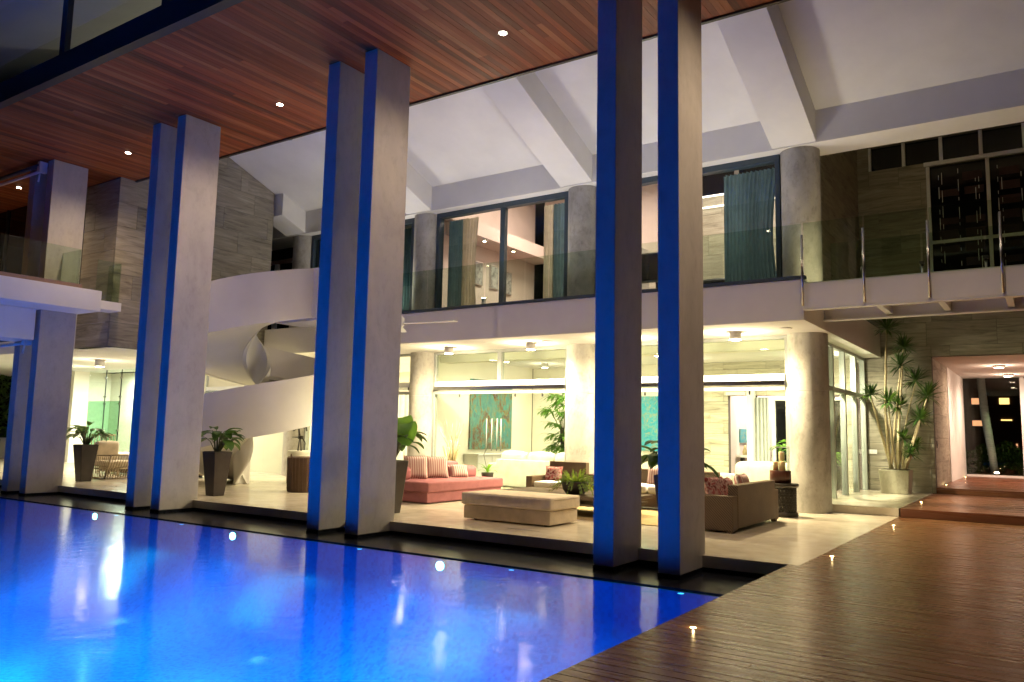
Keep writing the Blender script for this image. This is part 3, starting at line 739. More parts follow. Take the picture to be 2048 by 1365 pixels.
box('leaf', (-7.05, 21.95, 4.25), (-6.35, 21.98, 6.85), m_darkglass, t); box('frame', (-7.2, 21.84, 4.25), (-7.1, 21.9, 6.9), m_whitemetal, t); box('frame', (-7.2, 21.84, 6.9), (-6.3, 21.9, 6.98), m_whitemetal, t)
for i, (yy, zc, lb) in enumerate(((18.75, 6.12, 'left'), (19.55, 6.12, 'middle'), (20.3, 6.07, 'right'))):
    t = thing('framed_print', f'{lb} of three small framed prints on the bedroom wall', 'picture', (-13.98, yy, zc), 'three framed prints in the bedroom')
    box('frame', (-13.995, yy-.2, zc-.36), (-13.95, yy+.2, zc+.36), m_steel, t, .004); box('print', (-13.949, yy-.17, zc-.33), (-13.944, yy+.17, zc+.33), m_print, t)
for i, (yy, lb) in enumerate(((18.1, 'left'), (19.6, 'right'))):
    t = thing('ceiling_spotlight', f'{lb} small bright spotlight over the bedroom prints', 'spotlight', (-13.3, yy, 6.95), 'spotlights over the bedroom prints')
    MB().lathe((-13.3, yy, 6.88), [(.05, 0), (.055, .07)], 16).build('housing', m_whitemetal, t); MB().lathe((-13.3, yy, 6.872), [(.04, 0), (.04, .006)], 16).build('lens', m_bulb, t)
    lamp('spot_lamp', 'SPOT', (-13.3, yy, 6.85), 25, NEUT, t, .03, (-13.7, yy, 5.5), 110, .5)
t = thing('television', 'black flat television on a bracket in the right upper room', 'television', (-7.8, 17.8, 5.5))
mm_ = MB(); mm_.cushion((-8.35, 17.75, 5.2), (-7.5, 17.8, 5.85), 12); mm_.build('screen', m_darkglass, t); box('bezel', (-8.4, 17.81, 5.15), (-7.45, 17.85, 5.9), m_alu, t); MB().tube([(-7.95, 17.85, 5.5), (-7.95, 18.1, 5.5), (-7.95, 18.1, 4.25)], .03, 8).build('bracket', m_black, t)
t = thing('low_black_armchair', 'low black upholstered chair silhouette behind the upper right window', 'armchair', (-6.6, 18, 4.25))
MB().cushion((-7.4, 17.7, 4.35), (-6.2, 18.5, 4.85), 5).build('seat', m_black, t); MB().cushion((-7.0, 18.3, 4.6), (-6.2, 18.6, 5.2), 5).build('backrest', m_black, t)
lamp('bedroom_ceiling_lamp', 'AREA', (-11.2, 19.3, 8.9), E_UPPER, (1, .72, .6), None, 1.6, (-11.2, 19.3, 0)); lamp('right_room_ceiling_lamp', 'AREA', (-6.6, 19.6, 8.9), E_UPPER*.7, (1, .78, .72), None, 1.4, (-6.6, 19.6, 0))
# landing window far left above stair
t = thing('landing_window', 'small lit doorway with white frame above the far end of the staircase parapet', 'window', (-20.6, 17.2, 4.3))
box('glass', (-21.6, 16.5, 4.24), (-19.5, 16.52, 7.1), m_darkglass, t); box('frame', (-20.35, 16.4, 4.24), (-20.2, 16.49, 6.6), m_whitemetal, t); box('frame', (-21.6, 16.4, 6.6), (-19.5, 16.49, 6.72), m_brown, t)

# glass balustrade of balcony
t = thing('balcony_balustrade', 'frameless glass balustrade along the long first floor balcony edge', 'balustrade', (-9, 14.35, 4.29))
xs = [-13.9, -12.2, -10.5, -8.8, -7.1, -5.4, -3.52]
for a, b in zip(xs, xs[1:]): box('pane', (a+.01, 14.34, 4.29), (b-.01, 14.352, 5.24), m_rail, t)
# ledge uplight
for (xx, lb) in ((-10.82, 'bright little uplight on the balcony edge in front of the bedroom window'), (-6.4, 'little uplight on the balcony edge hidden by the right pillar pair'), (-15.4, 'little uplight on the floor edge behind the second pillar pair')):
    t = thing('ledge_uplight', lb, 'uplight', (xx, 14.75, 4.24), 'uplights on the balcony edge'); yy = 14.75 if xx > -14 else 16.15
    MB().lathe((xx, yy, 4.235), [(.05, 0), (.05, .26), (.06, .28)], 16).build('housing', m_steel, t); MB().lathe((xx, yy, 4.517), [(.05, 0), (.05, .006)], 16).build('lens', m_bulb, t)
    lamp('uplight_lamp', 'SPOT', (xx, yy, 4.56), E_ROOF, (1, .92, .82), t, .3, (xx, yy-.6, 8.5), 176, .7)

t = thing('bridge_uplight', 'low uplight on the footbridge deck hidden behind its fascia', 'uplight', (-3.0, 15.3, 4.1)); MB().lathe((-3.0, 15.3, 4.101), [(.06, 0), (.07, .03)], 16).build('housing', m_steel, t); MB().lathe((-3.0, 15.3, 4.132), [(.055, 0), (.05, .005)], 16).build('lens', m_bulb, t)
lamp('bridge_lamp', 'SPOT', (-3.0, 15.3, 4.17), 130, (1, .82, .5), t, .05, (-2.6, 18.4, 7.6), 150, .8)
# bridge
t = thing('footbridge', 'white steel footbridge crossing from the balcony corner to the right', 'bridge', (0, 15, 3.7))
box('near_fascia', (-3.495, 14.2, 3.69), (9, 14.24, 4.14), m_white, t, .003); box('far_fascia', (-3.495, 15.86, 3.69), (9, 15.9, 4.14), m_white, t, .003)
box('near_flange', (-3.495, 14.2, 3.66), (9, 14.36, 3.688), m_whitemetal, t); box('far_flange', (-3.495, 15.74, 3.66), (9, 15.9, 3.688), m_whitemetal, t)
box('deck_plate', (-3.495, 14.242, 3.98), (9, 15.858, 4.1), m_white, t)
for xx in (-2.35, -1.4, -.45, .5, 1.45, 2.4): box('cross_beam', (xx-.05, 14.25, 3.72), (xx+.05, 15.85, 3.978), m_whitemetal, t)
t = thing('bridge_front_balustrade', 'front glass balustrade of the footbridge on slim steel posts', 'balustrade', (0, 14.13, 4.1))
ps = [-3.47, -2.47, -1.5, -.5, .5, 1.5]
for xx in ps:
    p = MB().tube([(xx, 14.12, 3.71), (xx, 14.12, 4.98)], .022, 10).build('post', m_steel, t)
    for zz in (4.3, 4.75, 4.9): MB().tube([(xx, 14.14, zz), (xx, 14.175, zz)], .018, 8).build('glass_clamp', m_black, p)
for a, b in zip(ps, ps[1:]): box('pane', (a+.02, 14.17, 4.12), (b-.02, 14.182, 5.2), m_rail, t)
t = thing('bridge_rear_balustrade', 'rear glass balustrade of the footbridge with short posts', 'balustrade', (0, 15.93, 4.1))
for xx in (-2.8, -1.8, -.8, .2):
    MB().tube([(xx, 15.93, 4.1), (xx, 15.93, 4.62)], .025, 10).build('post', m_steel, t); box('cap', (xx-.04, 15.89, 4.62), (xx+.04, 15.97, 4.68), m_black, t)
for a, b in zip((-3.4, -2.8, -1.8, -.8, .2), (-2.8, -1.8, -.8, .2, 2)): box('pane', (a+.02, 15.95, 4.12), (b-.02, 15.962, 5.2), m_rail, t)

# big dark windows right
t = thing('atrium_window', 'tall black window wall with grey mullions and timber screens above the entrance', 'window', (0, 22, 4.5))
box('glass', (-2.3, 22.1, 4.55), (5.4, 22.12, 8.32), m_darkglass, t)
for xx in (-2.28, -.98, .35, 1.7): box('mullion', (xx-.04, 21.99, 4.54), (xx+.04, 22.08, 8.32), m_whitemetal, t)
box('transom', (-2.3, 21.99, 6.33), (5.4, 22.07, 6.40), m_whitemetal, t); box('head', (-2.36, 21.93, 8.33), (5.4, 22.05, 8.425), m_whitemetal, t)
k = 0
for xa in (-2.2, -.9, .45):
    for zz in [5.0+.36*i for i in range(9)]:
        for q in range(2):
            if random.random() < .3: continue
            w0 = xa+.12+q*.55+.04*random.random(); box('screen_board', (w0, 22.085, zz), (w0+.42, 22.098, zz+.16+.06*random.random()), m_screen, t)
sl = MB()
for xa in (-2.05, -1.98, -1.62, -1.25, -1.18, -.78, -.7, -.3, .05):
    z = 4.75
    while z < 8.1:
        L = random.choice([.08, .12, .3]); sl.box((xa-.006, 22.07, z), (xa+.006, 22.082, z+L)); z += L+random.uniform(.08, .3)
sl.build('screen_cord', m_whitemetal, t, kind='stuff')
t = thing('atrium_clerestory', 'row of black clerestory panes at the top of the tiled rear wall', 'window', (0, 22, 8.5))
box('glass', (-3.6, 22.1, 8.43), (5.4, 22.12, 9.06), m_darkglass, t)
for xx in (-3.64, -2.82, -1.97, -1.1, -.2, .7): box('mullion', (xx-.04, 21.99, 8.43), (xx+.04, 22.08, 9.06), m_whitemetal, t)

# ================================================================== ENTRANCE PASSAGE
S_('passage_ceiling', (-2.36, 22.0, 3.49), (2.4, 30.3, 3.8), m_white)
S_('passage_white_wall', (-2.8, 25.42, .293), (-2.34, 30.2, 3.489), m_white)
S_('passage_wall_core', (-2.8, 22.2, .293), (-2.57, 25.4, 3.489), m_white)
S_('passage_right_wall', (2.4, 22.1, .16), (2.8, 30.3, 3.489), m_white)
t = thing('garden_door', 'dark glass end door of the entrance passage with white threshold and frame', 'door', (-1.5, 30, .3))
box('threshold', (-2.33, 29.95, .294), (2.38, 30.15, .36), m_whitemetal, t); box('glass', (-2.33, 30.03, .37), (-.72, 30.04, 3.48), m_glass, t)
for xx in (-.70, .6): box('stile', (xx-.05, 29.98, .37), (xx+.05, 30.1, 3.48), m_whitemetal, t)
t = thing('lattice_screen', 'pale geometric lattice screen at the right of the garden door', 'screen', (0, 29.9, .3))
for i in range(5):
    for j in range(9):
        if random.random() < .7: box('lattice_bar', (-.62+i*.24, 29.9, .4+j*.34), (-.42+i*.24, 29.94, .48+j*.34), m_whitemetal, t)
for i in range(6): box('lattice_upright', (-.65+i*.24, 29.9, .37), (-.62+i*.24, 29.95, 3.45), m_whitemetal, t)
def ceil_can(x, y, z, label, group, energy, c, mat=m_bulb, h=.16, rr=.11, spot=150):
    t = thing('ceiling_light', label, 'ceiling light', (x, y, z), group)
    m = MB(); m.lathe((x, y, z-h), [(rr, 0), (rr, h-.001)], 24); m.build('housing', m_white, t)
    m = MB(); m.lathe((x, y, z-h-.006), [(rr*.82, 0), (rr*.82, .005)], 24); m.build('diffuser', mat, t)
    lamp('ceiling_lamp', 'POINT', (x, y, z-h-.1), energy*.12, c, t, .06).visible_glossy = False
    lamp('ceiling_beam', 'SPOT', (x, y, z-h-.05), energy*1.25, c, t, .07, (x, y, 0), 176, .8).visible_glossy = False; return t
ceil_can(-1.08, 25.2, 3.49, 'nearer bright ceiling light in the entrance passage', 'passage ceiling lights', E_PORTAL, ROSE, m_bulb_pink, .06, .13, 165)
ceil_can(-1.0, 28.6, 3.49, 'farther bright ceiling light in the entrance passage', 'passage ceiling lights', E_PORTAL, ROSE, m_bulb_pink, .06, .13, 165)
ceil_can(.9, 25.2, 3.49, 'added fill light on the passage ceiling beyond the right picture edge', 'passage ceiling lights', E_PORTAL, ROSE, m_bulb_pink, .06, .13, 165)  # extra unseen lamp, added to brighten the right side of the deck
t = thing('ground_spike_light', 'bright garden uplight beyond the passage threshold', 'uplight', (-1.6, 32.3, .2))
MB().lathe((-1.6, 32.3, .2), [(.05, 0), (.08, .14)], 16).build('housing', m_black, t); MB().lathe((-1.6, 32.3, .345), [(.075, 0), (.06, .03), (.02, .045)], 16).build('lens', m_bulb_pink, t)
lamp('spike_lamp', 'SPOT', (-1.6, 32.3, .45), 60, ROSE, t, .05, (-1.9, 34.2, 2.5), 100, .6)
# porch ceiling lights (under slab)
for xx, lb in ((-12.37, 'nearest the second pillar pair'), (-9.94, 'in front of the middle round column'), (-7.52, 'hidden behind the right pillar pair'), (-5.11, 'left of the corner round column')):
    ceil_can(xx, 15.45, 3.5, 'cylindrical porch ceiling light '+lb, 'porch ceiling lights under the first floor slab', E_PORCH, WARM, m_bulb)
t = thing('ceiling_speaker', 'flat round ceiling speaker grille above the corner column', 'speaker', (-4.1, 15.3, 3.49)); MB().lathe((-4.1, 15.3, 3.485), [(.13, 0), (.13, .014)], 24).build('grille', m_white, t)
t = thing('ceiling_speaker', 'flat round ceiling speaker grille left of the middle column', 'speaker', (-9.4, 15.3, 3.49)); MB().lathe((-9.4, 15.3, 3.485), [(.13, 0), (.13, .014)], 24).build('grille', m_white, t)
# living room lights
k = 0
for yy in (18.3, 20.4):
    for xx, lb in ((-12.6, 'left'), (-10.3, 'centre left'), (-8.0, 'centre right'), (-5.4, 'right')):
        ceil_can(xx if xx < -6 else -4.42, yy, 3.5, f'living room ceiling light, {lb} of the {"front" if yy < 19 else "rear"} row', 'living room ceiling lights', E_LIVING/8*(6.5 if xx > -6 else 1), (1, .87, .63), m_bulb, .12, .1, 160)
lamp('hall_lamp', 'AREA', (-17, 19, 3.4), 800, (1, .86, .6), None, 2.5, (-17, 19, 0), size_y=2); lamp('hall_left_lamp', 'AREA', (-21.5, 18.5, 3.4), 700, (1, .88, .66), None, 2, (-21.5, 18.5, 0))
lamp('study_lamp', 'AREA', (-6.5, 23.3, 3.3), 200, (1, .75, .65), None, .8, (-6.5, 23.3, 0))
# loggia lights
for xx, yy, lb in ((-23.3, 12.6, 'loggia ceiling light just right of the leftmost pillar'), (-26.8, 13.4, 'loggia ceiling light above the glass enclosure'), (-21, 14.2, 'loggia ceiling light behind the third pillar pair')):
    ceil_can(xx, yy, 3.3, lb, 'loggia ceiling lights', 480, (1, .86, .62), m_bulb, .2, .13, 170)
lamp('enclosure_lamp', 'AREA', (-27, 15.8, 3.2), 250, (.9, 1, .85), None, .8, (-27, 15.8, 0))

# hanging tube speaker on roof, fan
t = thing('roof_spot_cylinder', 'small cylindrical fitting hanging from the white roof by the second pillar pair', 'spotlight', (-15.3, 12.55, 9.0)); MB().lathe((-15.3, 12.55, 8.52), [(.10, 0), (.105, .02), (.105, .82)], 20).build('body', m_whitemetal, t)
MB().lathe((-15.3, 12.55, 8.515), [(.085, 0), (.085, .005)], 20).build('lens', m_alu, t)
t = thing('ceiling_fan', 'white ceiling fan with one blade reaching past the second pillar pair', 'fan', (-10.95, 12.0, 3.6))
MB().tube([(-10.95, 12, 3.75), (-10.95, 12, roofz(12))], .02, 8).build('rod', m_whitemetal, t); MB().lathe((-10.95, 12, 3.5), [(.05, 0), (.12, .04), (.12, .2), (.05, .26)], 20).build('motor', m_whitemetal, t)
for an in (8, 128, 248):
    a = R(an); d = Vector((math.cos(a), math.sin(a), 0)); n_ = Vector((-d.y, d.x, 0)); c = Vector((-10.95, 12, 3.58)); m = MB()
    P_ = [c+d*.1-n_*.04, c+d*.1+n_*.04, c+d*1.35+n_*.09, c+d*1.35-n_*.09]
    m.hexa([p+Vector((0, 0, -.006)) for p in P_], [p+Vector((0, 0, .006)) for p in P_]); m.build('blade', m_whitemetal, t)

# ================================================================== SPIRAL STAIRCASE
CX, CY = -16.5, 12.9
ztop = lambda th: min(2.66+.0072*th, 5.32)
st = thing('spiral_staircase', 'sculptural white spiral staircase with solid curved parapet ribbons', 'staircase', (CX, CY, 0))
def ribbon(rr, th0, th1, zt, zb_, thick, name, step=5):
    m = MB(); vs = []; n = int((th1-th0)/step); fs = []
    for i in range(n+1):
        th = th0+(th1-th0)*i/n; a = R(th)
        for q in (rr-thick/2, rr+thick/2):
            vs.append((CX+q*math.cos(a), CY+q*math.sin(a), zb_(th))); vs.append((CX+q*math.cos(a), CY+q*math.sin(a), zt(th)))
    for i in range(n):
        a, b = i*4, i*4+4
        fs += [(a, a+1, b+1, b), (a+2, b+2, b+3, a+3), (a+1, a+3, b+3, b+1), (a, b, b+2, a+2)]
    fs += [(0, 2, 3, 1), (n*4, n*4+1, n*4+3, n*4+2)]
    m.add(vs, fs, True); o = m.build(name, m_stair, st); e = o.modifiers.new('edges', 'EDGE_SPLIT'); e.split_angle = R(40); return o
TH0, TH1 = -215, 360
ribbon(1.95, TH0, TH1, ztop, lambda th: max(ztop(th)-1.2, 0), .12, 'outer_parapet')
ribbon(.3, TH0, TH1, ztop, lambda th: max(ztop(th)-1.2, 0), .09, 'inner_parapet', 6)
# soffit + treads
sf = MB(); vs = []; fs = []; n = 110
for i in range(n+1):
    th = TH0+(TH1-TH0)*i/n; a = R(th); z = max(ztop(th)-1.17, .02)
    for q in (.3, 1.93):
        vs.append((CX+q*math.cos(a), CY+q*math.sin(a), z)); vs.append((CX+q*math.cos(a), CY+q*math.sin(a), z+.12))
for i in range(n):
    a, b = i*4, i*4+4; fs += [(a, b, b+2, a+2), (a+1, a+3, b+3, b+1)]
sf.add(vs, fs, True); sf.build('soffit', m_stair, st)
ns = 26
for i in range(ns):
    a0 = R(TH0+(TH1-TH0)*i/ns); a1 = R(TH0+(TH1-TH0)*(i+1)/ns); z = 1.76+.0072*(TH0+(TH1-TH0)*(i+1)/ns)
    pts = [(.33, a0), (1.89, a0), (1.89, a1), (.33, a1)]
    P_ = [(CX+q*math.cos(a), CY+q*math.sin(a)) for q, a in pts]
    m = MB(); m.hexa([(x_, y_, z-.1) for x_, y_ in P_], [(x_, y_, z) for x_, y_ in P_]); m.build('tread', m_stair, st)
# support fin at the floor (curved leaf)
fm = MB(); vs = []; fs = []; n = 20
for i in range(n+1):
    q = i/n; th_l = -215; th_r = -48-62*(1-q)**2.2*1.0+24*math.sin(math.pi*q); z = q*1.4
    for k in range(17):
        th = R(th_l+(th_r-th_l)*k/16); rad = .36+1.0*q*q*(1-k/16)**2
        vs.append((CX+rad*math.cos(th), CY+rad*math.sin(th), z))
for i in range(n):
    for k in range(16): a = i*17+k; fs.append((a, a+1, a+18, a+17))
fm.add(vs, fs, True); o = fm.build('support_fin', m_stair, st); so = o.modifiers.new('s', 'SOLIDIFY'); so.thickness = .07; so.offset = 0
box('landing', (CX+.6, CY+.06, 4.0), (-13.91, 14.8, 4.229), m_stair, st, .004); box('landing_rear', (CX+.6, 14.8, 4.0), (-13.91, 14.915, 4.229), m_stair, st, .004)
box('landing_parapet', (CX+1.9, CY-.055, 4.05), (-13.9, CY+.055, 5.248), m_stair, st)

# ================================================================== FURNITURE
def rotz(a): return Matrix.Rotation(R(a), 3, 'Z')
# ottoman
t = thing('ottoman', 'long taupe upholstered ottoman bench near the terrace edge', 'ottoman', (-7.2, 10.95, 0))
MB().cushion((-8.05, 10.56, .025), (-6.39, 11.41, .238), 14, 12).build('base', m_taupe, t)
MB().cushion((-8.08, 10.52, .243), (-6.36, 11.45, .44), 8, 12).build('seat_cushion', m_taupe, t)
pip = MB()
for z in (.272, .41):
    pts = []
    for k in range(41):
        a = 2*math.pi*k/40; c_, s_ = math.cos(a), math.sin(a); l = (abs(c_)**12+abs(s_)**12)**(1/12); pts.append((-7.22+.862*c_/l, 10.985+.467*s_/l, z))
    pip.tube(pts, .009, 6, False)
pip.build('piping', m_taupe, t)
for xx in (-7.9, -6.55):
    for yy in (10.7, 11.25): MB().lathe((xx, yy, 0), [(.03, 0), (.03, .03)], 10).build('foot', m_black, t)
# rose daybed
t = thing('rose_daybed', 'rose pink upholstered daybed with back cushions and striped pillows', 'daybed', (-10.9, 13.3, 0))
MB().cushion((-11.65, 12.1, .02), (-10.12, 14.62, .235), 14, 12).build('base', m_rose, t)
MB().cushion((-11.66, 12.07, .22), (-10.08, 14.65, .42), 10, 12, puff=.06).build('seat_cushion', m_rose, t)
MB().cushion((-11.85, 12.3, .1), (-11.35, 14.7, .74), 8).build('backrest', m_rose, t)
MB().cushion((-11.4, 14.05, .38), (-10.75, 14.6, .66), 5).build('bolster', m_rose, t)
MB().cushion((-11.35, 12.15, .4), (-10.9, 12.55, .68), 5).build('arm', m_rose, t)
def pillow(loc, s, rot, mat, label, cat='pillow', group=None):
    t = thing('pillow', label, cat, loc, group); c = Vector(loc)
    m = MB(); m.pillow(c, s, Matrix.Identity(3)); o = m.build('cover', mat, t); o.rotation_euler = rot.to_euler()
rp = lambda az, tl: Matrix.Rotation(R(az), 3, 'Z') @ Matrix.Rotation(R(tl), 3, 'X')
pillow((-11.0, 12.75, .66), (.52, .2, .5), rp(55, -14), m_stripe, 'leftmost striped pillow on the rose daybed beside the big leaf planter', group='pillows on the rose daybed')
pillow((-10.95, 13.35, .65), (.56, .2, .48), rp(58, -14), m_stripe, 'middle and largest striped pillow on the rose daybed', group='pillows on the rose daybed')
pillow((-10.8, 13.95, .55), (.44, .18, .32), rp(62, -30), m_stripe, 'smallest striped pillow leaning at the right of the rose daybed', group='pillows on the rose daybed')

# rattan sofa (back to the right)
t = thing('rattan_sofa', 'brown woven rattan sofa seen from behind near the corner column', 'sofa', (-4.5, 13, 0))
MB().cushion((-4.12, 12.02, .06), (-3.96, 13.98, .70), 16, 8).build('backrest', m_rattan, t)
MB().cushion((-5.0, 11.8, .03), (-3.97, 12.03, .545), 14, 8).build('arm', m_rattan, t); MB().cushion((-5.0, 13.97, .03), (-3.97, 14.2, .545), 14, 8).build('arm', m_rattan, t)
MB().cushion((-5.0, 12.03, .06), (-4.12, 13.97, .28), 14, 8).build('seat_frame', m_rattan, t)
for a, b in ((12.05, 13.0), (13.02, 13.96)): MB().cushion((-5.0, a, .28), (-4.16, b, .44), 6).build('seat_cushion', m_whitefab, t)
for xx, yy in ((-4.95, 11.85), (-4.03, 11.85), (-4.95, 14.12), (-4.03, 14.12)): box('foot', (xx-.04, yy-.04, 0), (xx+.04, yy+.04, .05), m_rattan, t)
pillow((-4.42, 12.35, .60), (.5, .2, .42), rp(75, -20), m_redpat, 'dark red patterned pillow in the near corner of the rattan sofa', group='pillows on the rattan sofa')
pillow((-4.4, 12.85, .58), (.42, .18, .4), rp(95, -20), m_redpat, 'brown and red pillow beside the near corner of the rattan sofa', group='pillows on the rattan sofa')
pillow((-4.35, 13.45, .62), (.46, .18, .4), rp(90, -14), m_stripe, 'pink striped pillow at the far end of the rattan sofa', group='pillows on the rattan sofa')
# second rattan sofa behind coffee table, white cushions
t = thing('rattan_bench_sofa', 'rattan sofa with white cushions behind the coffee table and pillars', 'sofa', (-6.6, 15, 0))
MB().cushion((-7.6, 15.0, .06), (-5.35, 15.2, .74), 14).build('backrest', m_rattan, t); MB().cushion((-7.6, 14.3, .05), (-5.35, 15.0, .3), 14).build('seat_frame', m_rattan, t)
MB().cushion((-5.36, 14.25, .05), (-5.16, 15.2, .62), 14).build('arm', m_rattan, t); MB().cushion((-7.8, 14.25, .05), (-7.6, 15.2, .62), 14).build('arm', m_rattan, t)
for a, b in ((-7.58, -6.5), (-6.48, -5.38)): MB().cushion((a, 14.28, .3), (b, 15, .46), 6).build('seat_cushion', m_whitefab, t); 
pillow((-6.5, 14.85, .62), (.46, .18, .4), rp(5, -14), m_stripe, 'pale pink pillow on the rattan sofa seen between the right pillars', group='pillows on the rear rattan sofa')
# rattan armchair behind fern
t = thing('rattan_armchair', 'woven rattan armchair with patterned cushion behind the potted fern', 'armchair', (-8.8, 14.6, 0))
for a, b, c, d in ((-9.2, -9.05, .05, .52), (-8.15, -8.0, .05, .52)): MB().cushion((a, 14.2, c), (b, 15.0, d), 14).build('arm', m_rattan, t)
MB().cushion((-9.05, 14.9, .05), (-8.15, 15.05, .82), 14).build('backrest', m_rattan, t); MB().cushion((-9.04, 14.2, .08), (-8.16, 14.9, .3), 14).build('seat_frame', m_rattan, t); MB().cushion((-9.02, 14.2, .3), (-8.18, 14.88, .42), 6).build('seat_cushion', m_whitefab, t)
pillow((-8.85, 14.75, .56), (.4, .16, .34), rp(8, -14), m_redpat, 'red and white patterned pillow in the rattan armchair behind the fern')
# coffee table, two tiers
t = thing('coffee_table', 'low dark two tier coffee table behind the ottoman', 'table', (-7.2, 12.8, 0))
box('tabletop', (-8.6, 12.1, .30), (-6.0, 13.5, .36), m_table, t, .006); box('shelf', (-8.45, 12.16, .19), (-6.08, 13.44, .235), m_table, t, .005).visible_glossy = False
for xx in (-8.4, -6.3):
    for yy in (12.2, 13.3): box('leg', (xx-.07, yy-.05, 0), (xx+.07, yy+.05, .299 if False else .189), m_table, t, .004)
for xx in (-8.4, -6.3):
    for yy in (12.2, 13.3): box('spacer', (xx-.07, yy-.05, .236), (xx+.07, yy+.05, .299), m_table, t)
box('rug', (-8.9, 11.9, .001), (-5.2, 14.6, .012), m_rug); tag(bpy.data.objects['rug'], 'sisal coloured rug under the coffee table', 'rug')
# stool with candles
t = thing('carved_stool', 'black carved openwork stool beside the corner column', 'stool', (-3.98, 15.02, 0)); m = MB()
cx, cyy = -4.12, 15.1
m.lathe((cx, cyy, 0), [(.24, 0), (.25, .03), (.25, .07), (.21, .09), (.21, .1)], 28); m.build('foot_ring', m_stool, t)
m = MB(); m.lathe((cx, cyy, .515), [(.215, 0), (.25, .02), (.26, .04), (.26, .075), (.24, .085)], 28); m.build('seat', m_stool, t)
web = MB()
for k in range(22):
    for sg in (-1, 1):
        pts = []
        for j in range(9):
            a = 2*math.pi*(k/22+sg*j/8*.16); pts.append((cx+.205*math.cos(a), cyy+.205*math.sin(a), .1+.415*j/8))
        web.tube(pts, .016, 5)
for j in range(10): web.tube([(cx+.222*math.cos(2*math.pi*q/24), cyy+.222*math.sin(2*math.pi*q/24), .12+.042*j) for q in range(25)], .007, 5, False)
web.build('openwork_body', m_stool, t)
t = thing('candle_hurricane', 'glass hurricane vase on a dark wood base holding ivory candles', 'candle holder', (cx, cyy, .6)); zc = .602
MB().lathe((cx-.06, cyy, zc), [(.19, 0), (.19, .22), (.185, .225)], 28).build('base', m_walnut, t)
g_ = MB(); 
for q in range(32):
    a0, a1 = 2*math.pi*q/32, 2*math.pi*(q+1)/32; g_.add([(cx-.06+.17*math.cos(a0), cyy+.17*math.sin(a0), zc+.225), (cx-.06+.17*math.cos(a1), cyy+.17*math.sin(a1), zc+.225), (cx-.06+.17*math.cos(a1), cyy+.17*math.sin(a1), zc+.65), (cx-.06+.17*math.cos(a0), cyy+.17*math.sin(a0), zc+.65)], [(0, 1, 2, 3)], True)
g_.build('glass_cylinder', m_glass, t); MB().tube([(cx-.06+.17*math.cos(2*math.pi*q/32), cyy+.17*math.sin(2*math.pi*q/32), zc+.65) for q in range(33)], .005, 6, False).build('glass_rim', m_alu, t)
for (dx, dy, h, lb) in ((-.13, -.03, .16, 'short ivory candle at the left inside the hurricane vase'), (-.05, .07, .34, 'tallest ivory candle inside the hurricane vase'), (.0, -.05, .17, 'short ivory candle at the right inside the hurricane vase')):
    q = thing('candle', lb, 'candle', (cx+dx, cyy+dy, zc+.226), 'candles in the hurricane vase'); MB().lathe((cx+dx, cyy+dy, zc+.226), [(.05, 0), (.05, h-.01), (.045, h)], 18).build('wax', m_candle, q); MB().tube([(cx+dx, cyy+dy, zc+.226+h), (cx+dx, cyy+dy, zc+.245+h)], .003, 5).build('wick', m_black, q)
# wicker basket
t = thing('wicker_basket', 'tall oval dark wicker basket left of the second pillar pair', 'basket', (-14.0, 12.3, 0)); m = MB(); bx, by = -14.02, 12.38
prof = [(.30, 0), (.31, .02)]+[(.30+.012*(i % 2)+.03*i/24, .03+i*.03) for i in range(24)]+[(.345, .76), (.33, .78), (.30, .77)]
m.lathe((bx, by, 0), prof, 40); o = m.build('body', m_basket, t)
stv = MB()
for k in range(26): a = 2*math.pi*k/26; stv.tube([(bx+.318*math.cos(a), by+.318*math.sin(a), 0.02), (bx+.348*math.cos(a), by+.348*math.sin(a), .76)], .009, 5)
stv.build('woven_stakes', m_basket, t); MB().tube([(bx-.3, by-.1, .76), (bx-.2, by-.18, .83), (bx-.08, by-.26, .77)], .014, 6).build('handle', m_basket, t)
# pedestal + figure sculpture
t = thing('stone_pedestal', 'cream cylindrical pedestal behind the wicker basket', 'pedestal', (-16.4, 14.5, 0))
px_, py_ = -15.95, 14.1
MB().lathe((px_, py_, 0), [(.40, 0), (.42, .03), (.42, .80), (.40, .84)], 32).build('drum', m_cream, t)
t = thing('figure_sculpture', 'small dark bronze sculpture of leaping stick figures on the cream pedestal', 'sculpture', (px_, py_, .84))
m = MB(); b_ = Vector((px_-.12, py_-.1, .84))
for (p, q, r_) in (((.0, 0, 0), (.04, 0, .3), .02), ((.12, 0, 0), (.08, 0, .3), .02), ((.02, 0, .34), (.14, 0, .34), .055), ((.04, 0, .36), (-.02, 0, .62), .03), ((-.02, 0, .6), (-.2, 0, .5), .015), ((-.2, 0, .5), (-.28, 0, .58), .012), ((-.02, 0, .6), (.14, 0, .66), .015), ((.14, 0, .66), (.2, 0, .56), .012), ((-.03, 0, .64), (-.04, 0, .74), .035), ((.0, 0, .34), (-.24, 0, .34), .014), ((.12, 0, .36), (.26, 0, .2), .02), ((.26, 0, .2), (.24, 0, .02), .016), ((.3, 0, .5), (.24, 0, .72), .02)):
    m.tube([b_+Vector(p), b_+Vector(q)], [r_, r_*.75], 7)
m.build('figures', m_bronze, t)

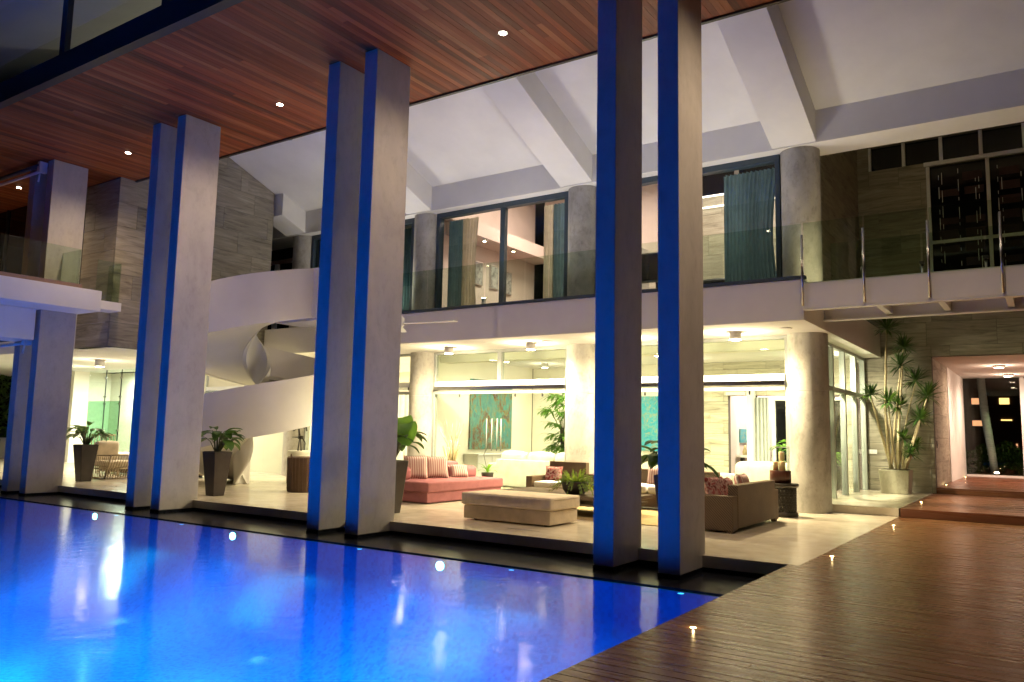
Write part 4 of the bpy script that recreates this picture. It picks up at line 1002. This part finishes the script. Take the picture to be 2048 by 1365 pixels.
# woven lounge chair + daybed in loggia
t = thing('cane_armchair', 'bleached cane slatted armchair with high back in the left loggia', 'armchair', (-20.8, 11.5, 0))
cx, cyy = -20.75, 11.75
def cane(p, q, r_=.014): 
    m.tube([p, q], r_, 6)
m = MB(); w2 = .42
A_ = [(cx-w2, cyy-.4, 0), (cx+w2, cyy-.4, 0), (cx+w2, cyy+.42, 0), (cx-w2, cyy+.42, 0)]
T_ = [(cx-w2-.05, cyy-.42, .58), (cx+w2+.28, cyy-.42, .62), (cx+w2+.28, cyy+.45, .62), (cx-w2-.05, cyy+.45, .58)]
for i in range(4):
    cane(A_[i], A_[(i+1) % 4], .02); cane(A_[i], T_[i], .022); cane(T_[i], T_[(i+1) % 4], .02)
    Mi = [tuple(A_[j][k]+(T_[j][k]-A_[j][k])*.42 for k in range(3)) for j in (i, (i+1) % 4)]; cane(Mi[0], Mi[1], .014)
m.build('frame', m_cane, t); m = MB()
for i in (0, 1, 3):
    for k in range(1, 12):
        q = k/12; a = tuple(A_[i][j]+(A_[(i+1) % 4][j]-A_[i][j])*q for j in range(3)); b = tuple(T_[i][j]+(T_[(i+1) % 4][j]-T_[i][j])*q for j in range(3)); cane(a, b, .009)
m.build('side_canes', m_cane, t); m = MB()
for k in range(9):
    q = k/8; cane((cx-w2, cyy-.38+.78*q, .1), (cx-w2-.1, cyy-.3+.62*q, 1.12), .011)
cane((cx-w2-.1, cyy-.32, 1.12), (cx-w2-.1, cyy+.34, 1.12), .022); m.build('back_canes', m_cane, t)
MB().cushion((cx-w2+.04, cyy-.36, .3), (cx+w2+.05, cyy+.38, .46), 5).build('seat_cushion', m_taupe, t); MB().cushion((cx-w2, cyy-.3, .42), (cx-w2+.2, cyy+.32, .95), 5).build('back_cushion', m_taupe, t)
t = thing('wicker_daybed', 'low wicker daybed with cream mattress in the left loggia', 'daybed', (-21, 12.8, 0))
MB().cushion((-22.9, 12.6, .06), (-19.4, 13.8, .36), 14).build('base', m_basket, t); MB().cushion((-22.85, 12.62, .34), (-19.45, 13.78, .6), 8).build('mattress', m_whitefab, t); MB().cushion((-22.8, 13.4, .55), (-21.2, 13.78, .85), 5).build('bolster', m_sheer, t)
for xx in (-22.7, -19.6):
    for yy in (12.75, 13.65): box('foot', (xx-.04, yy-.04, 0), (xx+.04, yy+.04, .1), m_black, t)
t = thing('white_side_box', 'small white box table at the far left in the loggia', 'table', (-33.6, 14.9, 0)); box('body', (-34.0, 14.7, .012), (-33.2, 15.3, .75), m_white, t, .01); box('top', (-34.04, 14.66, .751), (-33.16, 15.34, .79), m_white, t, .005)

# white sofas inside
t = thing('white_sofa', 'long white sofa just inside the glass doors below the painting', 'sofa', (-11, 17.6, 0))
MB().cushion((-12.05, 17.15, .03), (-9.6, 17.45, .72), 12).build('backrest', m_whitefab, t); MB().cushion((-12.1, 17.3, .02), (-9.55, 18.3, .4), 12).build('base', m_whitefab, t)
for a, b in ((-12.05, -11.25), (-11.23, -10.43), (-10.41, -9.6)): MB().cushion((a, 17.3, .4), (b, 17.6, .92), 4).build('back_cushion', m_whitefab, t)
MB().cushion((-12.3, 17.15, .02), (-12.0, 18.3, .62), 10).build('arm', m_whitefab, t)
t = thing('white_lounge_chair', 'white upholstered sofa end inside behind the hurricane vase', 'sofa', (-5.2, 17.6, 0))
MB().cushion((-6.9, 17.3, .03), (-4.5, 18.3, .5), 10).build('base', m_whitefab, t); MB().cushion((-5.75, 17.15, .3), (-4.4, 17.5, .88), 5).build('backrest', m_whitefab, t); MB().cushion((-7.0, 17.2, .05), (-5.8, 17.45, .62), 8).build('arm', m_whitefab, t)
# sideboard below painting and paintings
t = thing('white_sideboard', 'low white sideboard against the wall under the turquoise painting', 'sideboard', (-13.7, 19.6, 0)); box('body', (-13.98, 18.3, .05), (-13.5, 21.4, .74), m_white, t, .005); box('top', (-13.99, 18.28, .742), (-13.46, 21.42, .78), m_white, t)
for yy in (18.9, 19.6, 20.3): box('door_front', (-13.499, yy+.01-.6, .1), (-13.485, yy-.01, .7), m_white, t)
t = thing('abstract_painting', 'large turquoise and brown abstract canvas on the living room wall', 'painting', (-13.97, 19.6, 1.9)); box('canvas', (-13.99, 18.5, .9), (-13.94, 20.65, 2.95), m_paint1, t, .004)
t = thing('blue_painting', 'tall sea blue canvas on the tiled wall seen between the right pillars', 'painting', (-9.3, 21.85, 1.7)); box('canvas', (-10.1, 21.84, .95), (-9.0, 21.88, 2.56), m_paint2, t, .004)
t = thing('small_teal_picture', 'small teal picture in the study beyond the living room', 'picture', (-7.3, 24.3, 1.6)); box('canvas', (-7.49, 22.9, 1.25), (-7.46, 23.9, 1.65), m_paint2, t)
t = thing('study_console', 'dark console table with vases in the study beyond', 'console', (-7.2, 23, 0)); box('top', (-7.49, 22.6, .84), (-6.9, 24.0, .9), m_white, t); box('leg', (-7.4, 22.7, .011), (-7.3, 22.8, .839), m_black, t); box('leg', (-7.0, 22.7, .011), (-6.9, 22.8, .839), m_black, t)
t = thing('study_vase', 'tall pale patterned vase on the study console', 'vase', (-7.1, 22.9, .9)); MB().lathe((-7.05, 22.85, .9), [(.06, 0), (.09, .12), (.07, .3), (.08, .4)], 18).build('body', m_print, t)
t = thing('study_flask', 'small golden bottle on the study console', 'bottle', (-7.3, 22.8, .9)); MB().lathe((-7.3, 22.8, .9), [(.06, 0), (.07, .1), (.03, .2), (.03, .28)], 16).build('body', m_bamboo, t)
t = thing('wall_switch', 'small white wall switch plate left of the cement planter', 'switch', (-3.8, 21.96, 1.1)); box('plate', (-3.86, 21.955, 1.06), (-3.66, 21.965, 1.17), m_white, t, .003); box('rocker', (-3.80, 21.95, 1.08), (-3.76, 21.954, 1.15), m_cream, t)
t = thing('door_bell', 'small black bell push on the left reveal of the entrance passage', 'bell push', (-2.35, 22.4, 1.3)); box('plate', (-2.359, 22.36, 1.25), (-2.345, 22.44, 1.42), m_black, t); box('button', (-2.344, 22.38, 1.3), (-2.338, 22.42, 1.34), m_steel, t)
t = thing('floor_slot_vent', 'thin dark slot drain in the terrace floor before the ottoman', 'drain', (-6.5, 10.06, 0)); box('slot', (-6.84, 10.045, .0005), (-6.26, 10.06, .002), m_black, t)

# ================================================================== PLANTS
def leaf(mb, base, tip, width, droop, n=7, fold=.15, up=Vector((0, 0, 1)), heart=False):
    base = Vector(base); tip = Vector(tip); d = tip-base; L = d.length; side = d.cross(up)
    side = side.normalized() if side.length > 1e-4 else Vector((1, 0, 0)); nrm = side.cross(d).normalized(); vs = []; fs = []
    for i in range(n+1):
        q = i/n; c = base+d*q+nrm*(droop*4*q*(1-q))*L
        wq = width*(math.sin(math.pi*min(1, q*.93+.05))**.75 if not heart else (math.sin(math.pi*(q*.8+.2)))**.6)*(1 if q < 1 else .02)
        vs += [c-side*wq+nrm*fold*wq, c, c+side*wq+nrm*fold*wq]
    for i in range(n):
        a = i*3; fs += [(a, a+1, a+4, a+3), (a+1, a+2, a+5, a+4)]
    mb.add(vs, fs, True)
def planter_plant(cx, cy_, label, lab2, seed, spread=.62, hgt=1.25, nleaf=16, big=False):
    rnd = random.Random(seed)
    t = thing('tall_planter', label, 'planter', (cx, cy_, 0), 'tall dark planters along the terrace edge')
    m = MB(); a, b = .13, .215
    m.hexa([(cx-a, cy_-a, 0), (cx+a, cy_-a, 0), (cx+a, cy_+a, 0), (cx-a, cy_+a, 0)], [(cx-b, cy_-b, .9), (cx+b, cy_-b, .9), (cx+b, cy_+b, .9), (cx-b, cy_+b, .9)]); m.build('pot', m_planter, t, .012)
    box('soil', (cx-.19, cy_-.19, .9), (cx+.19, cy_+.19, .905), m_soil, t)
    p = thing('leafy_plant', lab2, 'plant', (cx, cy_, .9), 'broad leaved plants in the tall planters')
    sk = MB()
    for i in range(nleaf):
        a = rnd.uniform(0, 2*math.pi); e = rnd.uniform(.15, 1.0); rr = spread*(.35+.5*e)*rnd.uniform(.7, 1); h = .9+(hgt-.9)*(1.15-.75*e)*rnd.uniform(.8, 1.15)
        b0 = Vector((cx+.05*math.cos(a), cy_+.05*math.sin(a), .9)); p1 = Vector((cx+rr*.6*math.cos(a), cy_+rr*.6*math.sin(a), h)); dirv = Vector((math.cos(a), math.sin(a), rnd.uniform(-.75, .35))).normalized()
        L = rnd.uniform(.3, .46)
        mid = (b0+p1)/2+Vector((0, 0, .06)); sk.tube([b0, mid, p1], [.012, .009, .006], 6)
        lf = MB(); leaf(lf, p1, p1+dirv*L, L*rnd.uniform(.2, .28), .12, 7, .25); lf.build('leaf', m_leaf, p)
    if big:
        for (dx, dy, z0, L, wd) in ((.12, .1, 1.35, .55, .26), (-.12, .2, 1.3, .5, .25), (.3, .05, 1.25, .5, .22)):
            p1 = Vector((cx+dx, cy_+dy, z0+.3)); sk.tube([(cx, cy_, .9), (cx+dx*.5, cy_+dy*.5, 1.2), p1], [.014, .01, .008], 6)
            lf = MB(); leaf(lf, p1, p1+Vector((.12, -.1, -L*.8)), wd, .1, 8, .2, Vector((.3, -1, .1)), True); lf.build('leaf', m_leaf2, p)
    sk.build('stems', m_stalk, p)
    return t
planter_plant(-3.55-.72, 10.3, 'tall dark tapered planter hidden behind the rightmost pillar', 'broad leaved plant showing both sides of the rightmost pillar', 11, .66, 1.25, 28)
planter_plant(-9.55, 10.42, 'tall dark tapered planter beside the second pillar pair', 'broad leaved plant with a big pale green heart leaf beside the second pillar pair', 5, .72, 1.4, 28, True)
planter_plant(-14.4, 10.4, 'tall dark tapered planter beside the third pillar pair', 'broad leaved plant in front of the staircase ribbon', 8, .6, 1.35, 24)
planter_plant(-19.95, 10.6, 'tall dark tapered planter beside the leftmost pillar', 'broad leaved plant in front of the cane armchair', 21, .62, 1.35, 26)

def rosette(mb, c, rad, n, rnd, up=Vector((0, 0, 1)), wid=.011, low=-.5):
    for i in range(n):
        a = rnd.uniform(0, 2*math.pi); el = rnd.uniform(low, 1.35); d = Vector((math.cos(a)*math.cos(el), math.sin(a)*math.cos(el), math.sin(el)))
        L = rad*rnd.uniform(.75, 1.05); p1 = c+d*L*.55; p2 = c+d*L+Vector((0, 0, -L*rnd.uniform(.02, .22)))
        s_ = d.cross(Vector((.1, .2, 1))).normalized()*wid
        mb.add([c-s_*.6, c+s_*.6, p1+s_, p1-s_, p2], [(0, 1, 2, 3), (3, 2, 4)])
# square cement pot with dracaena
t = thing('cement_planter', 'square cement planter on the raised terrace before the tiled wall', 'planter', (-3.12, 21.1, .155))
m = MB(); m.hexa([(-3.42, 20.85, .156), (-2.82, 20.85, .156), (-2.82, 21.4, .156), (-3.42, 21.4, .156)], [(-3.46, 20.82, .72), (-2.79, 20.82, .72), (-2.79, 21.43, .72), (-3.46, 21.43, .72)]); m.build('pot', m_cementpot, t, .02)
box('soil', (-3.41, 20.88, .721), (-2.84, 21.38, .728), m_soil, t)
p = thing('dragon_tree', 'tall multi stemmed dragon tree with spiky leaf heads in the square cement planter', 'tree', (-3.12, 21.1, .72))
heads = [(-3.20, 4.12, .42), (-2.85, 3.66, .36), (-2.93, 3.20, .42), (-2.63, 2.86, .42), (-2.38, 2.46, .46), (-3.62, 2.52, .36), (-3.22, 2.34, .40), (-3.02, 2.22, .42), (-2.55, 1.93, .42), (-2.93, 1.46, .34), (-2.68, 1.28, .28), (-2.78, 1.10, .32)]
rnd = random.Random(3)
bases = [(-3.22, .72), (-3.05, .72), (-3.22, .72), (-3.05, .72), (-2.95, .72), (-3.2, .72), (-3.1, .72), (-3.06, .72), (-2.9, .72), (-2.97, .72), (-2.9, .72), (-2.93, .72)]
kinks = [(-3.36, 1.9), (-3.05, 1.6), (-3.1, 1.9), (-2.98, 1.5), (-2.7, 1.5), (-3.45, 1.7), (-3.2, 1.5), (-3.08, 1.4), (-2.72, 1.3), (-2.96, 1.1), (-2.82, 1.0), (-2.86, .9)]
for i, ((hx, hz, rad), (bx_, bz), (kx, kz)) in enumerate(zip(heads, bases, kinks)):
    yy = 21.1+rnd.uniform(-.12, .12); r0 = .04 if i in (0, 1, 5, 7) else .028
    pts = []
    for j in range(9):
        q = j/8; A = Vector((bx_, 21.1, bz)); B = Vector((kx, yy, kz)); Cc = Vector((hx, yy, hz-.05)); pp = A*(1-q)**2+B*2*q*(1-q)+Cc*q*q
        pts.append(pp+Vector((rnd.uniform(-.008, .008), 0, 0)))
    MB().tube(pts, [r0*(1-.45*j/8) for j in range(9)], 8).build('stem', m_bark, p)
    m = MB(); rosette(m, Vector((hx, yy, hz)), rad*1.15, 90, rnd, wid=.017); m.build('leaf_head', m_spike, p)

# fern bowl on coffee table
t = thing('fern_pot', 'dark round pot on the coffee table', 'pot', (-7.08, 12.5, .36)); MB().lathe((-7.08, 12.55, .361), [(.16, 0), (.22, .08), (.25, .2), (.23, .22)], 24).build('bowl', m_planter, t)
p = thing('potted_fern', 'bright green arching fern in the dark pot on the coffee table', 'plant', (-7.08, 12.55, .58)); m = MB(); rnd = random.Random(9)
for i in range(150):
    a = rnd.uniform(0, 2*math.pi); el = rnd.uniform(.1, 1.4); L = rnd.uniform(.22, .42); b0 = Vector((-7.08+.12*math.cos(a), 12.55+.12*math.sin(a), .57)); d = Vector((math.cos(a)*math.cos(el), math.sin(a)*math.cos(el), math.sin(el)))
    prev = b0
    for s_ in range(5):
        q = (s_+1)/5; nx = b0+d*L*q+Vector((0, 0, -.28*L*q*q*(1.3-el*.5)*2)); sd = (nx-prev).cross(Vector((0, 0, 1)));
        sd = sd.normalized() if sd.length > 1e-5 else Vector((1, 0, 0))
        for sg in (-1, 1): 
            w_ = .035*(1-.5*q); m.add([prev, nx, (prev+nx)/2+sd*sg*w_+Vector((0, 0, -.01))], [(0, 1, 2)])
        prev = nx
m.build('fronds', m_fern, p, kind='stuff')
# orchid pot behind the daybed
t = thing('orchid_pot', 'small dark pot with strappy orchid behind the rose daybed', 'potted plant', (-10.75, 14.95, 0)); MB().lathe((-10.7, 14.9, 0), [(.1, 0), (.1, .34), (.13, .36), (.14, .5)], 20).build('pot', m_planter, t)
for k in range(9):
    a = k*.7; m = MB(); leaf(m, (-10.7, 14.9, .5), (-10.7+.3*math.cos(a), 14.9+.3*math.sin(a), .5+.1*(k % 3)), .03, .2, 5); m.build('leaf', m_leaf2, t)
MB().tube([(-10.7, 14.9, .5), (-10.78, 14.85, .9), (-10.62, 14.8, 1.15)], .006, 5).build('flower_stem', m_stalk, t)
# bamboo bundle
t = thing('bamboo_bundle', 'bundle of dried bamboo stalks with twigs standing behind the rose daybed', 'floor vase', (-12.6, 16.0, 0)); MB().lathe((-12.6, 15.95, 0), [(.14, 0), (.16, .3), (.12, .5), (.13, .55)], 22).build('vase', m_white, t)
rnd = random.Random(4)
for k in range(9):
    a = rnd.uniform(0, 6.28); tx = -12.6+.3*math.cos(a)*.8; MB().tube([(-12.6+.05*math.cos(a), 15.95+.05*math.sin(a), .5), (tx, 15.95+.2*math.sin(a), rnd.uniform(.95, 1.25))], .022, 8).build('stalk', m_bamboo, t)
m = MB()
for k in range(16):
    a = rnd.uniform(0, 6.28); z = rnd.uniform(1.3, 1.8); m.tube([(-12.6, 15.95, .6), (-12.6+.15*math.cos(a), 15.95, 1.1), (-12.6+.35*math.cos(a), 15.95+.2*math.sin(a), z)], .005, 4)
m.build('twigs', m_bamboo, t)
# palms
def lady_palm(cx, cy_, z0, h, label, seed, n=11):
    p = thing('lady_palm', label, 'palm', (cx, cy_, z0)); rnd = random.Random(seed); s_ = MB(); MB().lathe((cx, cy_, z0), [(.2, 0), (.26, .4), (.24, .42)], 20).build('pot', m_cream, p)
    for i in range(n):
        a = rnd.uniform(0, 6.28); rr = rnd.uniform(.05, .45); hz = z0+h*rnd.uniform(.36, 1); c = Vector((cx+rr*math.cos(a), cy_+rr*math.sin(a), hz)); s_.tube([(cx+.08*math.cos(a), cy_+.08*math.sin(a), z0+.4), (cx+.3*rr*math.cos(a), cy_+.3*rr*math.sin(a), z0+.6*h), c], [.014, .012, .006], 6)
        m = MB(); out = Vector((math.cos(a), math.sin(a), 0))
        for k in range(13):
            b = (k-6)/6*1.5; d = (out*math.cos(b)+Vector((-out.y, out.x, 0))*math.sin(b)+Vector((0, 0, rnd.uniform(-.5, .3)))).normalized(); L = rnd.uniform(.32, .48); leaf(m, c, c+d*L+Vector((0, 0, -.06)), .034, .12, 4, .1)
        m.build('fan_leaf', m_leaf2, p)
    s_.build('stems', m_stalk, p)
lady_palm(-11.0, 18.9, .012, 2.5, 'tall lady palm inside the living room right of the painting', 2, 46)
lady_palm(-4.75, 18.5, .012, 1.7, 'green palm inside the side glazing behind the corner column', 6, 10)
lady_palm(-4.7, 19.9, .012, 1.5, 'smaller palm inside the side glazing near the tiled wall', 8, 8)

# ================================================================== GARDEN BEYOND
S_('garden_bank', (-30, 31, -.02), (30, 80, .2), m_grass)
hm = MB(); rnd = random.Random(12)
def leafcloud(m, x0, x1, y0, y1, z0, z1, n, s=.09):
    for i in range(n):
        c = Vector((rnd.uniform(x0, x1), rnd.uniform(y0, y1), z0+(z1-z0)*rnd.random()**.8)); c.z += .12*math.sin(c.x*3)+.1*math.sin(c.x*7+c.y)
        a = Vector((rnd.gauss(0, 1), rnd.gauss(0, 1), rnd.gauss(0, 1))).normalized(); b = a.cross(Vector((rnd.gauss(0, 1), rnd.gauss(0, 1), 1))).normalized(); m.add([c-a*s, c+b*s*.5, c+a*s, c-b*s*.5], [(0, 1, 2, 3)])
leafcloud(hm, -6, 4, 35.5, 37, .2, 1.25, 12000, .07)
o = hm.build('garden_hedge', m_hedge); tag(o, 'low leafy hedge beyond the glass garden door', 'hedge')
t = thing('royal_palm', 'smooth grey palm trunk leaning slightly behind the garden door', 'palm', (-1.9, 34.4, .2))
MB().tube([(-1.75, 34.4, .2), (-1.83, 34.4, 1.0), (-2.0, 34.4, 2.4), (-2.1, 34.4, 4.2), (-2.1, 34.4, 7)], [.13, .13, .14, .13, .11], 18).build('trunk', m_palmbark, t)
rg = MB()
for k in range(16): q = .3+k*.22; rg.tube([(-1.76-.09*q+.135*math.cos(2*math.pi*j/18), 34.4+.135*math.sin(2*math.pi*j/18), q) for j in range(19)], .012, 5, False)
rg.build('trunk_rings', m_palmbark, t)
cr = MB()
for k in range(14):
    a = k*.45; leaf(cr, (-2.1, 34.4, 7), (-2.1+2.4*math.cos(a), 34.4+2.4*math.sin(a), 6.6+.8*(k % 3)), .25, .15, 6)
cr.build('crown', m_hedge, t)
lamp('trunk_uplight', 'SPOT', (-2.6, 33.4, .4), 8, (.45, .75, 1), None, .05, (-2.0, 34.4, 2.6), 60, .6)
lamp('hedge_light', 'SPOT', (-1.2, 33.8, 2.2), 12, (.8, 1, .5), None, .1, (-2.5, 36, 1.0), 110, .6)
t = thing('distant_apartment_block', 'distant dark apartment block with small lit windows beyond the garden', 'building', (-3, 60, 0))
box('wall', (-12, 60, .2), (8, 70, 9), m_brickfar, t)
for (xa, xb, za, zb2, mt) in ((-5.9, -5.35, 3.95, 4.35, m_winlit), (-4.2, -3.4, 3.8, 4.2, m_winlit), (-2.65, -2.1, 3.8, 4.2, m_winlit2), (-5.8, -5.3, 2.4, 2.75, m_winlit), (-4.2, -3.35, 2.4, 2.75, m_winlit), (-2.6, -2.0, 2.75, 2.83, m_winlit2), (-1.2, -1.0, 3.2, 3.9, m_brown), (-1.85, -1.75, .95, 1.3, m_winlit), (-.65, -.5, .95, 1.3, m_winblue)):
    p = box('window', (xa, 59.96, za), (xb, 59.99, zb2), mt, t); box('frame', (xa-.05, 59.955, za-.06), (xb+.05, 59.99, za-.005), m_trim, p)
hm = MB(); leafcloud(hm, -40, -35, 6, 22, 0, 4.5, 9000, .14); o = hm.build('side_hedge', m_hedge); tag(o, 'tall dark hedge beyond the open left loggia', 'hedge')

# ================================================================== POOL + DECK LIGHTS
for xx, lb in ((-15.03, 'leftmost'), (-10.92, 'middle'), (-6.66, 'rightmost')):
    t = thing('pool_light', f'{lb} of the three bright round underwater pool lights', 'pool light', (xx, 8.27, -.31), 'bright underwater pool lights')
    m = MB(); m.tube([(xx, 8.275, -.31), (xx, 8.25, -.31)], .055, 20); m.build('lens', m_bulb_blue, t); m = MB(); m.tube([(xx, 8.279, -.31), (xx, 8.262, -.31)], .095, 20); m.build('bezel', m_steel, t)
    lamp('pool_lamp', 'AREA', (xx-.3, 7.1, -.36), 30, (.0, .50, 1), t, 1.0, (xx-.3, 7.2, -1.75))
for xx, lb in ((-3.33, 'nearest the deck'), (-5.5, 'between the right pillar reflections'), (-8.05, 'below the second pillar pair'), (-12.2, 'left of the second pillar pair'), (-14.2, 'below the third pillar pair')):
    t = thing('pool_inlet_light', 'small round blue glowing pool fitting '+lb, 'pool light', (xx, 8.2, -.24), 'small blue pool fittings along the ledge')
    m = MB(); m.lathe((xx, 8.2, -.226), [(.035, 0), (.035, .003)], 16); m.build('lens', m_bulb_blue_s, t); m = MB(); m.lathe((xx, 8.2, -.232), [(.042, 0), (.042, .005)], 16); m.build('rim', m_ledge, t)
# unseen fill lamps added under the water surface, shining down to brighten the pool
for a_ in range(8):
    for b_ in range(4):
        xx = -4.3-2.3*a_; yy = 6.2-2.2*b_
        lamp('pool_fill_lamp', 'AREA', (xx, yy, -.30), (85, 80, 60, 6)[b_]*(.75, 1.2, 1.2, .9, .6, .45, .45, .4)[a_], (.0, .36, 1), None, .5, (xx, yy-.2, -1.6))
dl = [(-2.31, 5.93), (-2.30, 10.5), (-2.27, 14.95), (-2.3, 18.7), (-2.3, 23.6), (-2.3, 29.2), (2.2, 5.9)]
dn = ['nearest the camera beside the pool edge', 'opposite the end of the black ledge', 'just before the first timber step', 'on the lower timber step', 'at the passage entrance', 'at the passage far end', 'out of view on the right']
for (xx, yy), lb in zip(dl, dn):
    z = 0 if yy < 16.6 else (.155 if yy < 21.9 else .293); 
    t = thing('deck_light', 'small warm recessed deck light '+lb, 'deck light', (xx, yy, z), 'small recessed deck lights'); MB().lathe((xx, yy, z), [(.03, 0), (.03, .0015)], 18).build('rim', m_steel, t)
    MB().lathe((xx, yy, z+.0015), [(.024, 0), (.022, .0012)], 16).build('lens', m_bulb_deck, t); lamp('deck_lamp', 'POINT', (xx, yy, z+.02), .35, (1, .7, .3), t, .005)
